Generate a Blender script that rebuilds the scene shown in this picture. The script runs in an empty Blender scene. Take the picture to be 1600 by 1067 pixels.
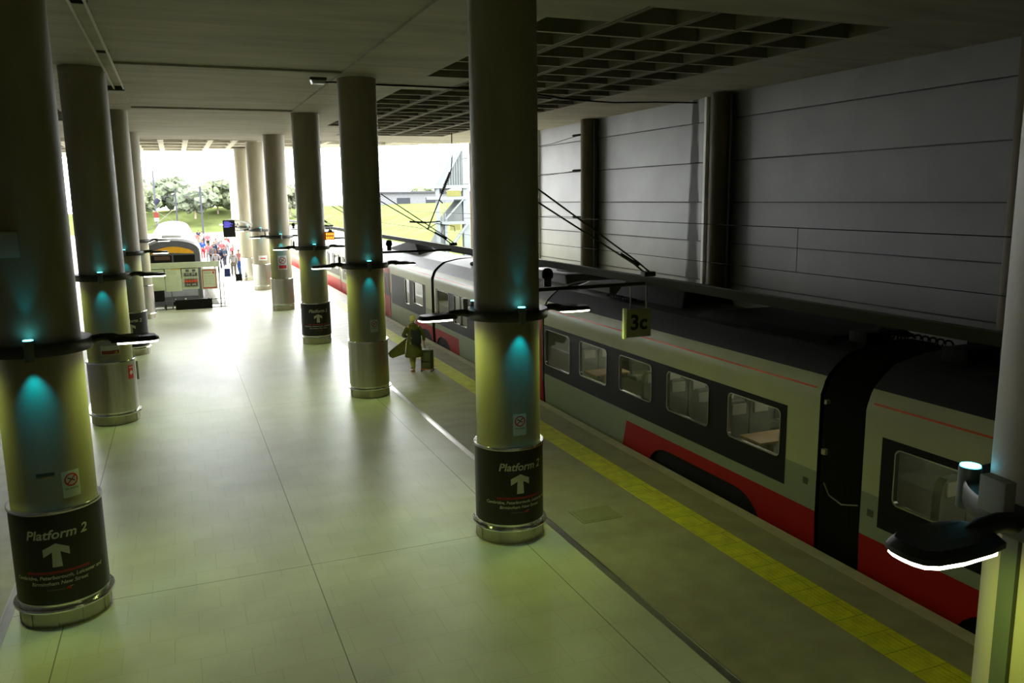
import bpy, bmesh, math, random
from mathutils import Vector, Matrix
random.seed(7)
S = bpy.context.scene
COL = S.collection
PI = math.pi

# ------------------------------------------------------------------ camera
YAW, PITCH, ROLL, FPX, CAMZ = .3830, .1742, -.0138, 1282.95, 5.2
fw = Vector((math.sin(YAW)*math.cos(PITCH), math.cos(YAW)*math.cos(PITCH), -math.sin(PITCH)))
rt = Vector((math.cos(YAW), -math.sin(YAW), 0)); up = rt.cross(fw)
r2 = math.cos(ROLL)*rt + math.sin(ROLL)*up
u2 = -math.sin(ROLL)*rt + math.cos(ROLL)*up
cd = bpy.data.cameras.new('camera'); cam = bpy.data.objects.new('camera', cd); COL.objects.link(cam)
cam.matrix_world = Matrix(((r2.x, u2.x, -fw.x, 0), (r2.y, u2.y, -fw.y, 0), (r2.z, u2.z, -fw.z, CAMZ), (0, 0, 0, 1)))
cd.sensor_width = 36; cd.lens = FPX/1600*36; cd.clip_start = .05; cd.clip_end = 2000
S.camera = cam
# ------------------------------------------------------------------ world: bright overcast sky
SKY = 22.0
W = bpy.data.worlds.new('world'); S.world = W; W.use_nodes = True
nt = W.node_tree; bg = nt.nodes['Background']
tc = nt.nodes.new('ShaderNodeTexCoord'); nz = nt.nodes.new('ShaderNodeTexNoise'); nz.inputs['Scale'].default_value = 2.2
cr = nt.nodes.new('ShaderNodeValToRGB')
cr.color_ramp.elements[0].position = .3; cr.color_ramp.elements[0].color = (.84, .88, .93, 1)
cr.color_ramp.elements[1].position = .7; cr.color_ramp.elements[1].color = (1, .98, .94, 1)
nt.links.new(tc.outputs['Generated'], nz.inputs['Vector']); nt.links.new(nz.outputs['Fac'], cr.inputs['Fac'])
nt.links.new(cr.outputs['Color'], bg.inputs['Color']); bg.inputs['Strength'].default_value = SKY
S.view_settings.view_transform = 'Standard'; S.view_settings.look = 'None'
S.view_settings.exposure = 0.15; S.view_settings.gamma = 1.0; S.view_settings.use_curve_mapping = False
S.cycles.max_bounces = 10; S.cycles.diffuse_bounces = 6; S.cycles.glossy_bounces = 4
S.cycles.use_denoising = True
S.cycles.sample_clamp_indirect = 6
LAMP_W, LAMP_C = 15.0, (.74, 1.0, .10)
TEAL_DOWN, TEAL_UP, TEAL_C = 27.0, 5.0, (.0, .62, .95)

# ------------------------------------------------------------------ materials
MATS = {}
def mat(name, col, rough=.6, metal=0.0, var=0.0, vscale=3.0, bump=0.0, bscale=40.0, emit=None, estr=0.0, spec=.5, stretch=None, coat=0.0):
    if name in MATS: return MATS[name]
    m = bpy.data.materials.new(name); m.use_nodes = True; t = m.node_tree; b = t.nodes['Principled BSDF']
    b.inputs['Base Color'].default_value = (*col, 1); b.inputs['Roughness'].default_value = rough
    b.inputs['Metallic'].default_value = metal; b.inputs['Specular IOR Level'].default_value = spec
    if coat: b.inputs['Coat Weight'].default_value = coat; b.inputs['Coat Roughness'].default_value = .12
    if emit: b.inputs['Emission Color'].default_value = (*emit, 1); b.inputs['Emission Strength'].default_value = estr
    g = t.nodes.new('ShaderNodeNewGeometry'); vec = g.outputs['Position']
    if stretch:
        mp = t.nodes.new('ShaderNodeMapping'); mp.inputs['Scale'].default_value = stretch
        t.links.new(vec, mp.inputs['Vector']); vec = mp.outputs['Vector']
    if not var: var = .08
    n = t.nodes.new('ShaderNodeTexNoise'); n.inputs['Scale'].default_value = vscale; n.inputs['Detail'].default_value = 5
    t.links.new(vec, n.inputs['Vector'])
    r = t.nodes.new('ShaderNodeValToRGB'); r.color_ramp.elements[0].position = .3; r.color_ramp.elements[1].position = .7
    r.color_ramp.elements[0].color = (*[c*(1-var) for c in col], 1); r.color_ramp.elements[1].color = (*[min(1, c*(1+var)) for c in col], 1)
    t.links.new(n.outputs['Fac'], r.inputs['Fac']); t.links.new(r.outputs['Color'], b.inputs['Base Color'])
    if bump:
        n2 = t.nodes.new('ShaderNodeTexNoise'); n2.inputs['Scale'].default_value = bscale
        t.links.new(g.outputs['Position'], n2.inputs['Vector'])
        bp = t.nodes.new('ShaderNodeBump'); bp.inputs['Strength'].default_value = bump; bp.inputs['Distance'].default_value = .01
        t.links.new(n2.outputs['Fac'], bp.inputs['Height']); t.links.new(bp.outputs['Normal'], b.inputs['Normal'])
    MATS[name] = m
    return m

concrete = mat('column_concrete', (.27, .24, .16), .55, var=.12, vscale=1.6, bump=.15, bscale=30, stretch=(2, 2, .5), spec=.4)
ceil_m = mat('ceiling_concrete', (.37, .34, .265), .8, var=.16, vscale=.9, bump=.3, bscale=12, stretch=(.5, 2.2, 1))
coffer_shade_m = mat('shaded_coffer_concrete', (.20, .185, .14), .85, var=.15, vscale=2)  # ceiling concrete darkened: shade inside the coffers put into the colour
steel = mat('brushed_steel', (.50, .48, .42), .3, .9, var=.10, vscale=2.5, stretch=(6, 6, .4))
trim_steel = mat('polished_steel', (.75, .75, .72), .18, 1.0)
darkmetal = mat('dark_painted_metal', (.035, .037, .03), .45, .2, bump=.05)
midmetal = mat('grey_painted_metal', (.16, .165, .14), .5, .1)
boxgrey = mat('light_grey_enclosure', (.34, .36, .33), .5)
black = mat('black_rubber', (.006, .006, .005), .7, spec=.15)
poster = mat('black_vinyl', (.012, .010, .011), .42, spec=.5)
lettering = mat('cream_lettering', (.55, .55, .44), .55)
redline = mat('red_stripe', (.30, .012, .025), .5)
redmark = mat('red_print', (.55, .02, .02), .5)
whitepaper = mat('white_sticker', (.50, .54, .48), .5)
blackprint = mat('black_print', (.01, .01, .01), .5)
cream = mat('cream_train_paint', (.46, .46, .27), .4, var=.03, spec=.3, coat=.06)
greypaint = mat('grey_train_paint', (.26, .29, .20), .5, var=.03, spec=.2)
redpaint = mat('red_train_paint', (.36, .010, .006), .5, var=.05, spec=.15)
orange = mat('orange_line', (.75, .10, .02), .4)
bandblack = mat('black_window_band', (.007, .007, .005), .5, spec=.12)
roofshade = mat('shaded_train_roof', (.012, .013, .014), .6, var=.15)  # roof of the near cars, with its shade put into the colour
rooflit = mat('daylit_train_roof', (.30, .31, .33), .45, var=.06)  # same roof on farther cars, with reflected daylight put into the colour
wallpanel = None
yellow = mat('yellow_paint', (.62, .50, .015), .55, var=.08)
ballast = mat('ballast', (.09, .08, .07), .95, var=.35, vscale=9, bump=.6, bscale=25)
edge_m = mat('coping_stone', (.50, .46, .34), .7, var=.12)
rubberdoor = mat('bellows_rubber', (.007, .007, .008), .7)
lens_m = mat('lamp_lens', (.8, .8, .7), .4, emit=(1, 1, .72), estr=9.0)
teal_l = mat('teal_lens', (.1, .6, .8), .4, emit=(.10, .75, 1.0), estr=9.0)
offwhite = mat('offwhite_paint', (.72, .73, .70), .5)
greenwhite = mat('pale_board', (.62, .68, .50), .5)

def floor_mat():
    m = bpy.data.materials.new('terrazzo_tiles'); m.use_nodes = True; t = m.node_tree; b = t.nodes['Principled BSDF']
    g = t.nodes.new('ShaderNodeNewGeometry'); L = t.links.new
    def brick(bw, rh, mortar, off, c1, c2, mc, loc=(0, 0, 0)):
        mp = t.nodes.new('ShaderNodeMapping'); mp.inputs['Location'].default_value = loc
        L(g.outputs['Position'], mp.inputs['Vector'])
        k = t.nodes.new('ShaderNodeTexBrick'); k.offset = off; k.inputs['Scale'].default_value = 1
        k.inputs['Brick Width'].default_value = bw; k.inputs['Row Height'].default_value = rh
        k.inputs['Mortar Size'].default_value = mortar; k.inputs['Mortar Smooth'].default_value = .3
        k.inputs['Color1'].default_value = c1; k.inputs['Color2'].default_value = c2; k.inputs['Mortar'].default_value = mc
        k.inputs['Bias'].default_value = -.2
        L(mp.outputs['Vector'], k.inputs['Vector']); return k
    k1 = brick(.56, .60, .004, .5, (.61, .61, .55, 1), (.58, .58, .52, 1), (.47, .47, .40, 1), (.12, .16, 0))
    k2 = brick(3.13, 10.0, .008, 0, (1, 1, 1, 1), (1, 1, 1, 1), (.30, .30, .28, 1), (-1.44, -1.44, 0))
    mx = t.nodes.new('ShaderNodeMix'); mx.data_type = 'RGBA'; mx.blend_type = 'MULTIPLY'; mx.inputs[0].default_value = 1
    L(k1.outputs['Color'], mx.inputs[6]); L(k2.outputs['Color'], mx.inputs[7])
    n = t.nodes.new('ShaderNodeTexNoise'); n.inputs['Scale'].default_value = .8; n.inputs['Detail'].default_value = 8
    L(g.outputs['Position'], n.inputs['Vector'])
    r = t.nodes.new('ShaderNodeValToRGB'); r.color_ramp.elements[0].position = .3; r.color_ramp.elements[1].position = .7
    r.color_ramp.elements[0].color = (.84, .83, .80, 1); r.color_ramp.elements[1].color = (1.06, 1.06, 1.05, 1)
    L(n.outputs['Fac'], r.inputs['Fac'])
    m2 = t.nodes.new('ShaderNodeMix'); m2.data_type = 'RGBA'; m2.blend_type = 'MULTIPLY'; m2.inputs[0].default_value = 1
    L(mx.outputs[2], m2.inputs[6]); L(r.outputs['Color'], m2.inputs[7]); L(m2.outputs[2], b.inputs['Base Color'])
    rr = t.nodes.new('ShaderNodeMapRange'); rr.inputs['To Min'].default_value = .33; rr.inputs['To Max'].default_value = .48
    L(n.outputs['Fac'], rr.inputs['Value']); L(rr.outputs['Result'], b.inputs['Roughness'])
    n3 = t.nodes.new('ShaderNodeTexNoise'); n3.inputs['Scale'].default_value = 70; L(g.outputs['Position'], n3.inputs['Vector'])
    bp = t.nodes.new('ShaderNodeBump'); bp.inputs['Strength'].default_value = .06; bp.inputs['Distance'].default_value = .004
    L(n3.outputs['Fac'], bp.inputs['Height']); L(bp.outputs['Normal'], b.inputs['Normal'])
    return m
floor_m = floor_mat()
paving = mat('edge_paving', (.33, .30, .20), .55, var=.14, vscale=2.2, bump=.2, bscale=60)

def tactile_mat():
    m = bpy.data.materials.new('yellow_tactile'); m.use_nodes = True; t = m.node_tree; b = t.nodes['Principled BSDF']; L = t.links.new
    g = t.nodes.new('ShaderNodeNewGeometry')
    n = t.nodes.new('ShaderNodeTexNoise'); n.inputs['Scale'].default_value = 5; n.inputs['Detail'].default_value = 8; L(g.outputs['Position'], n.inputs['Vector'])
    r = t.nodes.new('ShaderNodeValToRGB'); r.color_ramp.elements[0].position = .3; r.color_ramp.elements[0].color = (.58, .54, .02, 1)
    r.color_ramp.elements[1].position = .65; r.color_ramp.elements[1].color = (.78, .74, .025, 1); L(n.outputs['Fac'], r.inputs['Fac'])
    k = t.nodes.new('ShaderNodeTexBrick'); k.inputs['Scale'].default_value = 1; k.inputs['Brick Width'].default_value = 5; k.inputs['Row Height'].default_value = .4
    k.inputs['Mortar Size'].default_value = .006; k.inputs['Color1'].default_value = (1, 1, 1, 1); k.inputs['Color2'].default_value = (.92, .92, .92, 1); k.inputs['Mortar'].default_value = (.45, .45, .4, 1)
    L(g.outputs['Position'], k.inputs['Vector'])
    mx = t.nodes.new('ShaderNodeMix'); mx.data_type = 'RGBA'; mx.blend_type = 'MULTIPLY'; mx.inputs[0].default_value = 1
    L(r.outputs['Color'], mx.inputs[6]); L(k.outputs['Color'], mx.inputs[7]); L(mx.outputs[2], b.inputs['Base Color'])
    b.inputs['Roughness'].default_value = .55
    v = t.nodes.new('ShaderNodeTexVoronoi'); v.inputs['Scale'].default_value = 15; v.inputs['Randomness'].default_value = 0
    L(g.outputs['Position'], v.inputs['Vector'])
    mr = t.nodes.new('ShaderNodeMapRange'); mr.inputs['From Min'].default_value = .2; mr.inputs['From Max'].default_value = .42; mr.inputs['To Min'].default_value = 1; mr.inputs['To Max'].default_value = 0
    L(v.outputs['Distance'], mr.inputs['Value'])
    bp = t.nodes.new('ShaderNodeBump'); bp.inputs['Strength'].default_value = .8; bp.inputs['Distance'].default_value = .006
    L(mr.outputs['Result'], bp.inputs['Height']); L(bp.outputs['Normal'], b.inputs['Normal'])
    return m
tactile_m = tactile_mat()

def wall_mat():
    m = bpy.data.materials.new('pale_wall_cladding'); m.use_nodes = True; t = m.node_tree; b = t.nodes['Principled BSDF']; L = t.links.new
    g = t.nodes.new('ShaderNodeNewGeometry'); sx = t.nodes.new('ShaderNodeSeparateXYZ'); L(g.outputs['Position'], sx.inputs[0])
    def math_(op, a, bb=None, c=None):
        n = t.nodes.new('ShaderNodeMath'); n.operation = op
        for i, v in enumerate((a, bb, c)):
            if v is None: continue
            if hasattr(v, 'node'): L(v, n.inputs[i])
            else: n.inputs[i].default_value = v
        return n.outputs[0]
    # panels darken towards the joint every 1.25 m
    zz = math_('DIVIDE', math_('SUBTRACT', sx.outputs[2], 7.45-1.25*8), 1.25)
    fr = math_('FRACT', zz)
    # stain that runs down below the cable end at y=22.7
    mp = t.nodes.new('ShaderNodeMapping'); mp.inputs['Scale'].default_value = (1, 7, .5); L(g.outputs['Position'], mp.inputs['Vector'])
    n = t.nodes.new('ShaderNodeTexNoise'); n.inputs['Scale'].default_value = 2; n.inputs['Detail'].default_value = 6; L(mp.outputs['Vector'], n.inputs['Vector'])
    dist = math_('ABSOLUTE', math_('SUBTRACT', sx.outputs[1], 23.10))
    wid = math_('ADD', .20, math_('MULTIPLY', math_('SUBTRACT', 8.2, sx.outputs[2]), .035))
    st = math_('SUBTRACT', 1.0, math_('DIVIDE', dist, wid))
    st = math_('MULTIPLY', math_('MAXIMUM', st, 0.0), math_('MULTIPLY', n.outputs['Fac'], 8.0))
    st = math_('MULTIPLY', st, math_('ADD', .45, math_('POWER', math_('SUBTRACT', 1.0, fr), 3.0)))
    st = math_('MINIMUM', st, .88)
    jd = math_('MULTIPLY', math_('POWER', fr, 10.0), .14)
    tot = math_('MINIMUM', math_('ADD', st, jd), .9)
    n2 = t.nodes.new('ShaderNodeTexNoise'); n2.inputs['Scale'].default_value = .7; n2.inputs['Detail'].default_value = 7; L(g.outputs['Position'], n2.inputs['Vector'])
    r = t.nodes.new('ShaderNodeValToRGB'); r.color_ramp.elements[0].color = (.26, .262, .275, 1); r.color_ramp.elements[1].color = (.315, .318, .33, 1)
    r.color_ramp.elements[0].position = .3; r.color_ramp.elements[1].position = .7
    L(n2.outputs['Fac'], r.inputs['Fac'])
    mx = t.nodes.new('ShaderNodeMix'); mx.data_type = 'RGBA'; L(tot, mx.inputs[0]); L(r.outputs['Color'], mx.inputs[6]); mx.inputs[7].default_value = (.06, .06, .055, 1)
    L(mx.outputs[2], b.inputs['Base Color']); b.inputs['Roughness'].default_value = .42; L(math_('MULTIPLY', math_('SUBTRACT', 1.0, tot), .36), b.inputs['Specular IOR Level'])
    return m
wall_m = wall_mat()

def glass_mat(name, tint, alpha, rough=.03):
    m = bpy.data.materials.new(name); m.use_nodes = True; t = m.node_tree; t.nodes.remove(t.nodes['Principled BSDF'])
    tr = t.nodes.new('ShaderNodeBsdfTransparent'); tr.inputs[0].default_value = (*tint, 1)
    gl = t.nodes.new('ShaderNodeBsdfGlossy'); gl.inputs['Roughness'].default_value = rough; gl.inputs[0].default_value = (.9, .9, .9, 1)
    fz = t.nodes.new('ShaderNodeFresnel'); fz.inputs['IOR'].default_value = 1.5
    mr = t.nodes.new('ShaderNodeMapRange'); mr.inputs['To Min'].default_value = alpha; mr.inputs['To Max'].default_value = 1
    ms = t.nodes.new('ShaderNodeMixShader'); t.links.new(fz.outputs[0], mr.inputs['Value']); t.links.new(mr.outputs[0], ms.inputs[0])
    t.links.new(tr.outputs[0], ms.inputs[1]); t.links.new(gl.outputs[0], ms.inputs[2])
    t.links.new(ms.outputs[0], t.nodes['Material Output'].inputs['Surface'])
    return m
glass = glass_mat('tinted_glass', (.60, .62, .55), .03)
glass_dark = glass_mat('dark_glass', (.18, .19, .18), .06)

# ------------------------------------------------------------------ mesh helpers
def box(bm, c, s, rz=0, mi=0, bev=0):
    r = bmesh.ops.create_cube(bm, size=1)
    vs = r['verts']; M = Matrix.Translation(c) @ Matrix.Rotation(rz, 4, 'Z') @ Matrix.Diagonal((*s, 1))
    bmesh.ops.transform(bm, matrix=M, verts=vs)
    fs = {f for v in vs for f in v.link_faces}
    for f in fs: f.material_index = mi
    if bev:
        es = list({e for v in vs for e in v.link_edges})
        rr = bmesh.ops.bevel(bm, geom=es, offset=bev, segments=2, profile=.7, affect='EDGES')
        for f in rr['faces']: f.material_index = mi
    return vs
def bx(bm, x0, x1, y0, y1, z0, z1, mi=0, bev=0):
    return box(bm, ((x0+x1)/2, (y0+y1)/2, (z0+z1)/2), (x1-x0, y1-y0, z1-z0), 0, mi, bev)
def tube(bm, pts, r, seg=8, mi=0, caps=True):
    pts = [Vector(p) for p in pts]; rings = []
    for i, p in enumerate(pts):
        a = pts[max(0, i-1)]; b = pts[min(len(pts)-1, i+1)]; d = (b-a).normalized()
        ref = Vector((0, 0, 1)) if abs(d.z) < .95 else Vector((1, 0, 0))
        u = d.cross(ref).normalized(); v = u.cross(d)
        rad = r[i] if isinstance(r, (list, tuple)) else r
        rings.append([bm.verts.new(p + rad*(math.cos(2*PI*k/seg)*u + math.sin(2*PI*k/seg)*v)) for k in range(seg)])
    for A, B in zip(rings, rings[1:]):
        for k in range(seg):
            f = bm.faces.new((A[k], A[(k+1) % seg], B[(k+1) % seg], B[k])); f.material_index = mi
    if caps:
        for R, rev in ((rings[0], 0), (rings[-1], 1)):
            f = bm.faces.new(R if rev else R[::-1]); f.material_index = mi
def lathe(bm, prof, c=(0, 0, 0), seg=48, mi=0, capb=False, capt=False):
    rings = [[bm.verts.new((c[0]+r*math.cos(2*PI*k/seg), c[1]+r*math.sin(2*PI*k/seg), c[2]+z)) for k in range(seg)] for r, z in prof]
    for A, B in zip(rings, rings[1:]):
        for k in range(seg):
            f = bm.faces.new((A[k], A[(k+1) % seg], B[(k+1) % seg], B[k])); f.material_index = mi
    if capb: bm.faces.new(rings[0][::-1]).material_index = mi
    if capt: bm.faces.new(rings[-1]).material_index = mi
def prism(bm, pts, axis, a, b, mi=0):
    """extrude a 2-D outline along an axis; pts are the two other coordinates in order"""
    def P(q, t):
        if axis == 0: return (t, q[0], q[1])
        if axis == 1: return (q[0], t, q[1])
        return (q[0], q[1], t)
    A = [bm.verts.new(P(q, a)) for q in pts]; B = [bm.verts.new(P(q, b)) for q in pts]; n = len(pts)
    fs = [bm.faces.new(A), bm.faces.new(B[::-1])]
    for i in range(n): fs.append(bm.faces.new((A[i], B[i], B[(i+1) % n], A[(i+1) % n])))
    for f in fs: f.material_index = mi
    bmesh.ops.recalc_face_normals(bm, faces=fs)
    return fs
def rrect(y0, y1, z0, z1, r, n=4):
    out = []
    for cy, cz, a0 in ((y1-r, z1-r, 0), (y0+r, z1-r, 90), (y0+r, z0+r, 180), (y1-r, z0+r, 270)):
        for k in range(n+1):
            a = math.radians(a0+90*k/n); out.append((cy+r*math.cos(a), cz+r*math.sin(a)))
    return out
def fill_holes(bm, outer, holes, to3, mi=0):
    es = []
    for loop in [outer]+holes:
        vs = [bm.verts.new(to3(q)) for q in loop]
        es += [bm.edges.new((vs[i], vs[(i+1) % len(vs)])) for i in range(len(vs))]
    r = bmesh.ops.triangle_fill(bm, use_beauty=True, use_dissolve=False, edges=es)
    for g in r['geom']:
        if isinstance(g, bmesh.types.BMFace): g.material_index = mi
def obj(name, bm, m, parent=None, loc=None, smooth=35):
    me = bpy.data.meshes.new(name)
    bm.normal_update(); bm.to_mesh(me); bm.free()
    for x in (m if isinstance(m, (list, tuple)) else [m]): me.materials.append(x)
    if smooth:
        me.polygons.foreach_set('use_smooth', [True]*len(me.polygons)); me.set_sharp_from_angle(angle=math.radians(smooth))
    o = bpy.data.objects.new(name, me); COL.objects.link(o)
    if parent: o.parent = parent
    if loc: o.location = loc
    return o
def new(): return bmesh.new()
def tag(o, label, cat, group=None, kind=None):
    o['label'] = label; o['category'] = cat
    if group: o['group'] = group
    if kind: o['kind'] = kind
    return o
def thing(name, label, cat, loc=(0, 0, 0), rz=0, group=None):
    o = bpy.data.objects.new(name, None); o.empty_display_size = .2; COL.objects.link(o)
    o.location = loc; o.rotation_euler = (0, 0, rz)
    return tag(o, label, cat, group)
def struct(name, bm, m, smooth=0):
    o = obj(name, bm, m, smooth=smooth); o['kind'] = 'structure'; return o
def dup(root, loc=None, rz=None, label=None, group=None):
    def cp(o, par):
        c = o.copy(); COL.objects.link(c); c.parent = par
        for ch in o.children: cp(ch, c)
        return c
    r = cp(root, None)
    if loc is not None: r.location = loc
    if rz is not None: r.rotation_euler = (0, 0, rz)
    if label: r['label'] = label
    if group: r['group'] = group
    return r
_txt = {}
def text_mesh(s, size, shear=0.0, bold=0.0, align='CENTER', res=3):
    cu = bpy.data.curves.new('t', 'FONT'); cu.body = s; cu.size = size; cu.shear = shear; cu.offset = bold
    cu.align_x = align; cu.align_y = 'CENTER'; cu.resolution_u = res
    o = bpy.data.objects.new('t', cu); COL.objects.link(o)
    bpy.context.view_layer.update()
    me = bpy.data.meshes.new_from_object(o.evaluated_get(bpy.context.evaluated_depsgraph_get()))
    bpy.data.objects.remove(o); bpy.data.curves.remove(cu)
    return me
def add_flat(bm, s, size, cx, cz, shear=0, bold=0, mi=0, align='CENTER'):
    me = text_mesh(s, size, shear, bold, align); k = len(bm.verts)
    tmp = bmesh.new(); tmp.from_mesh(me)
    mp = {}
    for v in tmp.verts: mp[v] = bm.verts.new((v.co.x+cx, 0, v.co.y+cz))
    for f in tmp.faces:
        try: bm.faces.new([mp[v] for v in f.verts]).material_index = mi
        except ValueError: pass
    tmp.free(); bpy.data.meshes.remove(me)
def flat_poly(bm, pts, mi=0, y=0):
    f = bm.faces.new([bm.verts.new((p[0], y, p[1])) for p in pts]); f.material_index = mi
def flat_ring(bm, cx, cz, r0, r1, seg=28, mi=0, y=0):
    A = [bm.verts.new((cx+r0*math.cos(2*PI*k/seg), y, cz+r0*math.sin(2*PI*k/seg))) for k in range(seg)]
    B = [bm.verts.new((cx+r1*math.cos(2*PI*k/seg), y, cz+r1*math.sin(2*PI*k/seg))) for k in range(seg)]
    for k in range(seg): bm.faces.new((A[k], A[(k+1) % seg], B[(k+1) % seg], B[k])).material_index = mi
def wrap(bm, R, ang0=-PI/2):
    xs = [v.co.x for v in bm.verts]; x = math.floor(min(xs)/.03)*.03+.0151
    while x < max(xs):
        bmesh.ops.bisect_plane(bm, geom=list(bm.verts)+list(bm.edges)+list(bm.faces), plane_co=(x, 0, 0), plane_no=(1, 0, 0), dist=1e-5); x += .03
    _wrap(bm, R, ang0)
def _wrap(bm, R, ang0):
    """wrap a flat (x,z) drawing round a cylinder of radius R; y is the height above it"""
    for v in bm.verts:
        a = ang0 + v.co.x/R; r = R - v.co.y
        v.co = Vector((r*math.cos(a), r*math.sin(a), v.co.z))
def facing(bm):
    # make all faces of a wrapped drawing look away from the axis
    bm.normal_update()
    for f in bm.faces:
        c = f.calc_center_median()
        if f.normal.dot(Vector((c.x, c.y, 0))) < 0: f.normal_flip()
def thick_plate(bm, x0, x1, z0, z1, th, nseg=6, mi=0, cut=0):
    xs = [x0+(x1-x0)*i/nseg for i in range(nseg+1)]
    F = [[bm.verts.new((x, -th, z)) for z in (z0, z1)] for x in xs]; Bk = [[bm.verts.new((x, 0, z)) for z in (z0, z1)] for x in xs]
    for i in range(nseg):
        for q in ((F[i][0], F[i+1][0], F[i+1][1], F[i][1]), (Bk[i][0], Bk[i][1], Bk[i+1][1], Bk[i+1][0]),
                  (F[i][1], F[i+1][1], Bk[i+1][1], Bk[i][1]), (F[i][0], Bk[i][0], Bk[i+1][0], F[i+1][0])):
            bm.faces.new(q).material_index = mi
    for i in (0, nseg): bm.faces.new((F[i][0], F[i][1], Bk[i][1], Bk[i][0])).material_index = mi

# ------------------------------------------------------------------ setting
HC, HF = 8.2, 8.5
XM = 1.42                        # centre line of the island platform
EX = 8.42                        # near side of the right-hand platform edge
LX = 2*XM-EX
WX = 15.8
def mx_(x): return 2*XM-x
# floor: terrazzo between drainage channels, paving outside
bm = new()
bx(bm, 2*XM-5.17, -2.3, -7, 110, -1.3, 0)
bx(bm, -2.3, 1.75, -7, 44.4, -1.3, 0)
bx(bm, 1.75, 5.17, -7, 110, -1.3, 0)
struct('floor', bm, floor_m)
for sgn, nm in ((1, 'trim_1'), (-1, 'trim_2')):
    bm = new(); X = (lambda x: x) if sgn > 0 else mx_
    def b2(x0, x1, y0, y1, z0, z1): bx(bm, min(X(x0), X(x1)), max(X(x0), X(x1)), y0, y1, z0, z1)
    b2(5.30, 7.1, -7, 110, -1.3, 0.0); b2(7.62, 8.2, -7, 110, -1.3, 0.0)
    struct('floor_paving_right' if sgn > 0 else 'floor_paving_left', bm, paving)
    bm = new(); b2(8.2, 8.42, -7, 110, -.16, .004); b2(8.2, 8.34, -7, 110, -1.3, -.16); struct('trim_coping_right' if sgn > 0 else 'trim_coping_left', bm, edge_m)
    bm = new(); b2(7.1, 7.62, -7, 110, -1.3, .003); struct('trim_tactile_right' if sgn > 0 else 'trim_tactile_left', bm, tactile_m)
    bm = new(); b2(5.17, 5.185, -7, 110, -.1, .004); b2(5.285, 5.30, -7, 110, -.1, .004); b2(5.185, 5.285, -7, 110, -.1, -.006)
    struct('trim_channel_right' if sgn > 0 else 'trim_channel_left', bm, mat('channel_metal', (.50, .50, .48), .28, 1.0))
# track beds
bm = new(); bx(bm, -80, 120, -7, 190, -1.6, -1.28); struct('ground_ballast', bm, ballast)
bm = new()
for xr in (9.16, 10.60, 12.9, 14.34, mx_(9.16), mx_(10.6), -1.0, .44):
    y0 = 44.9 if -1.5 < xr < 1 else -7
    bx(bm, xr-.035, xr+.035, y0, 180, -1.10, -.95); bx(bm, xr-.07, xr+.07, y0, 180, -1.13, -1.10)
o = struct('ground_rails', bm, mat('rail_steel', (.22, .18, .15), .45, .7))
bm = new()
for xc in (9.88, 13.62, mx_(9.88), -.28):
    y = 45 if -1 < xc < 1 else -6
    while y < 120:
        bx(bm, xc-1.25, xc+1.25, y-.13, y+.13, -1.28, -1.13); y += .7
struct('ground_sleepers', bm, mat('sleeper_concrete', (.30, .28, .25), .85))

# ceiling with coffers
def inset_cell(bm, x0, x1, y0, y1, z, depth, ins, mi=0):
    a = [bm.verts.new(v) for v in ((x0, y0, z), (x1, y0, z), (x1, y1, z), (x0, y1, z))]
    i = ins
    b = [bm.verts.new(v) for v in ((x0+i, y0+i, z+depth), (x1-i, y0+i, z+depth), (x1-i, y1-i, z+depth), (x0+i, y1-i, z+depth))]
    for k in range(4): bm.faces.new((a[k], b[k], b[(k+1) % 4], a[(k+1) % 4])).material_index = mi
    bm.faces.new(b).material_index = mi
cells = []
for sgn in (1, -1):
    for c in range(5):
        x0 = 6.1+1.3*c+(.0 if c == 0 else .09); x1 = 6.1+1.3*(c+1)-(.0 if c == 4 else .09)
        for rr in range(23):
            y0 = 12.1+1.22*rr+.05; y1 = y0+1.12
            if c == 0 and (rr == 0 or rr in (7, 8) or rr >= 19): continue
            X = (x0, x1) if sgn > 0 else (mx_(x1), mx_(x0))
            cells.append((X[0], X[1], y0, y1, HC, .60, .05))
recess = [(-1.05, 4.0, -6.9, 11.3, HC, .05, .0), (-1.05, 4.0, 11.42, 20.7, HC, .05, .0), (-1.05, 4.0, 20.83, 30.0, HC, .05, .0)]
def slab(bm, x0, x1, y0, y1, z, holes):
    xs = sorted({x0, x1, *[h[0] for h in holes], *[h[1] for h in holes]}); ys = sorted({y0, y1, *[h[2] for h in holes], *[h[3] for h in holes]})
    V = {}
    def v(i, j):
        if (i, j) not in V: V[i, j] = bm.verts.new((xs[i], ys[j], z))
        return V[i, j]
    for i in range(len(xs)-1):
        for j in range(len(ys)-1):
            cx, cy = (xs[i]+xs[i+1])/2, (ys[j]+ys[j+1])/2
            if any(h[0] < cx < h[1] and h[2] < cy < h[3] for h in holes): continue
            bm.faces.new((v(i, j), v(i, j+1), v(i+1, j+1), v(i+1, j)))
CY1 = 44.5
bm = new()
slab(bm, mx_(WX+.5), WX+.5, -7, CY1, HC, [c[:4] for c in cells]+[r[:4] for r in recess])
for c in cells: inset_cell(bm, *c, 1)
for c in recess: inset_cell(bm, *c)
bmesh.ops.recalc_face_normals(bm, faces=bm.faces)
bx(bm, mx_(WX+.5), WX+.5, -7, CY1, 8.9, 9.3)
bx(bm, mx_(WX+.5), WX+.5, -7.0, -6.8, HC, 8.95); bx(bm, mx_(WX+.5), WX+.5, CY1-.2, CY1, HC-.02, 8.95)
bx(bm, WX+.3, WX+.5, -7, CY1, HC, 8.95); bx(bm, mx_(WX+.5), mx_(WX+.3), -7, CY1, HC, 8.95)
struct('ceiling', bm, [ceil_m, coffer_shade_m])
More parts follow.
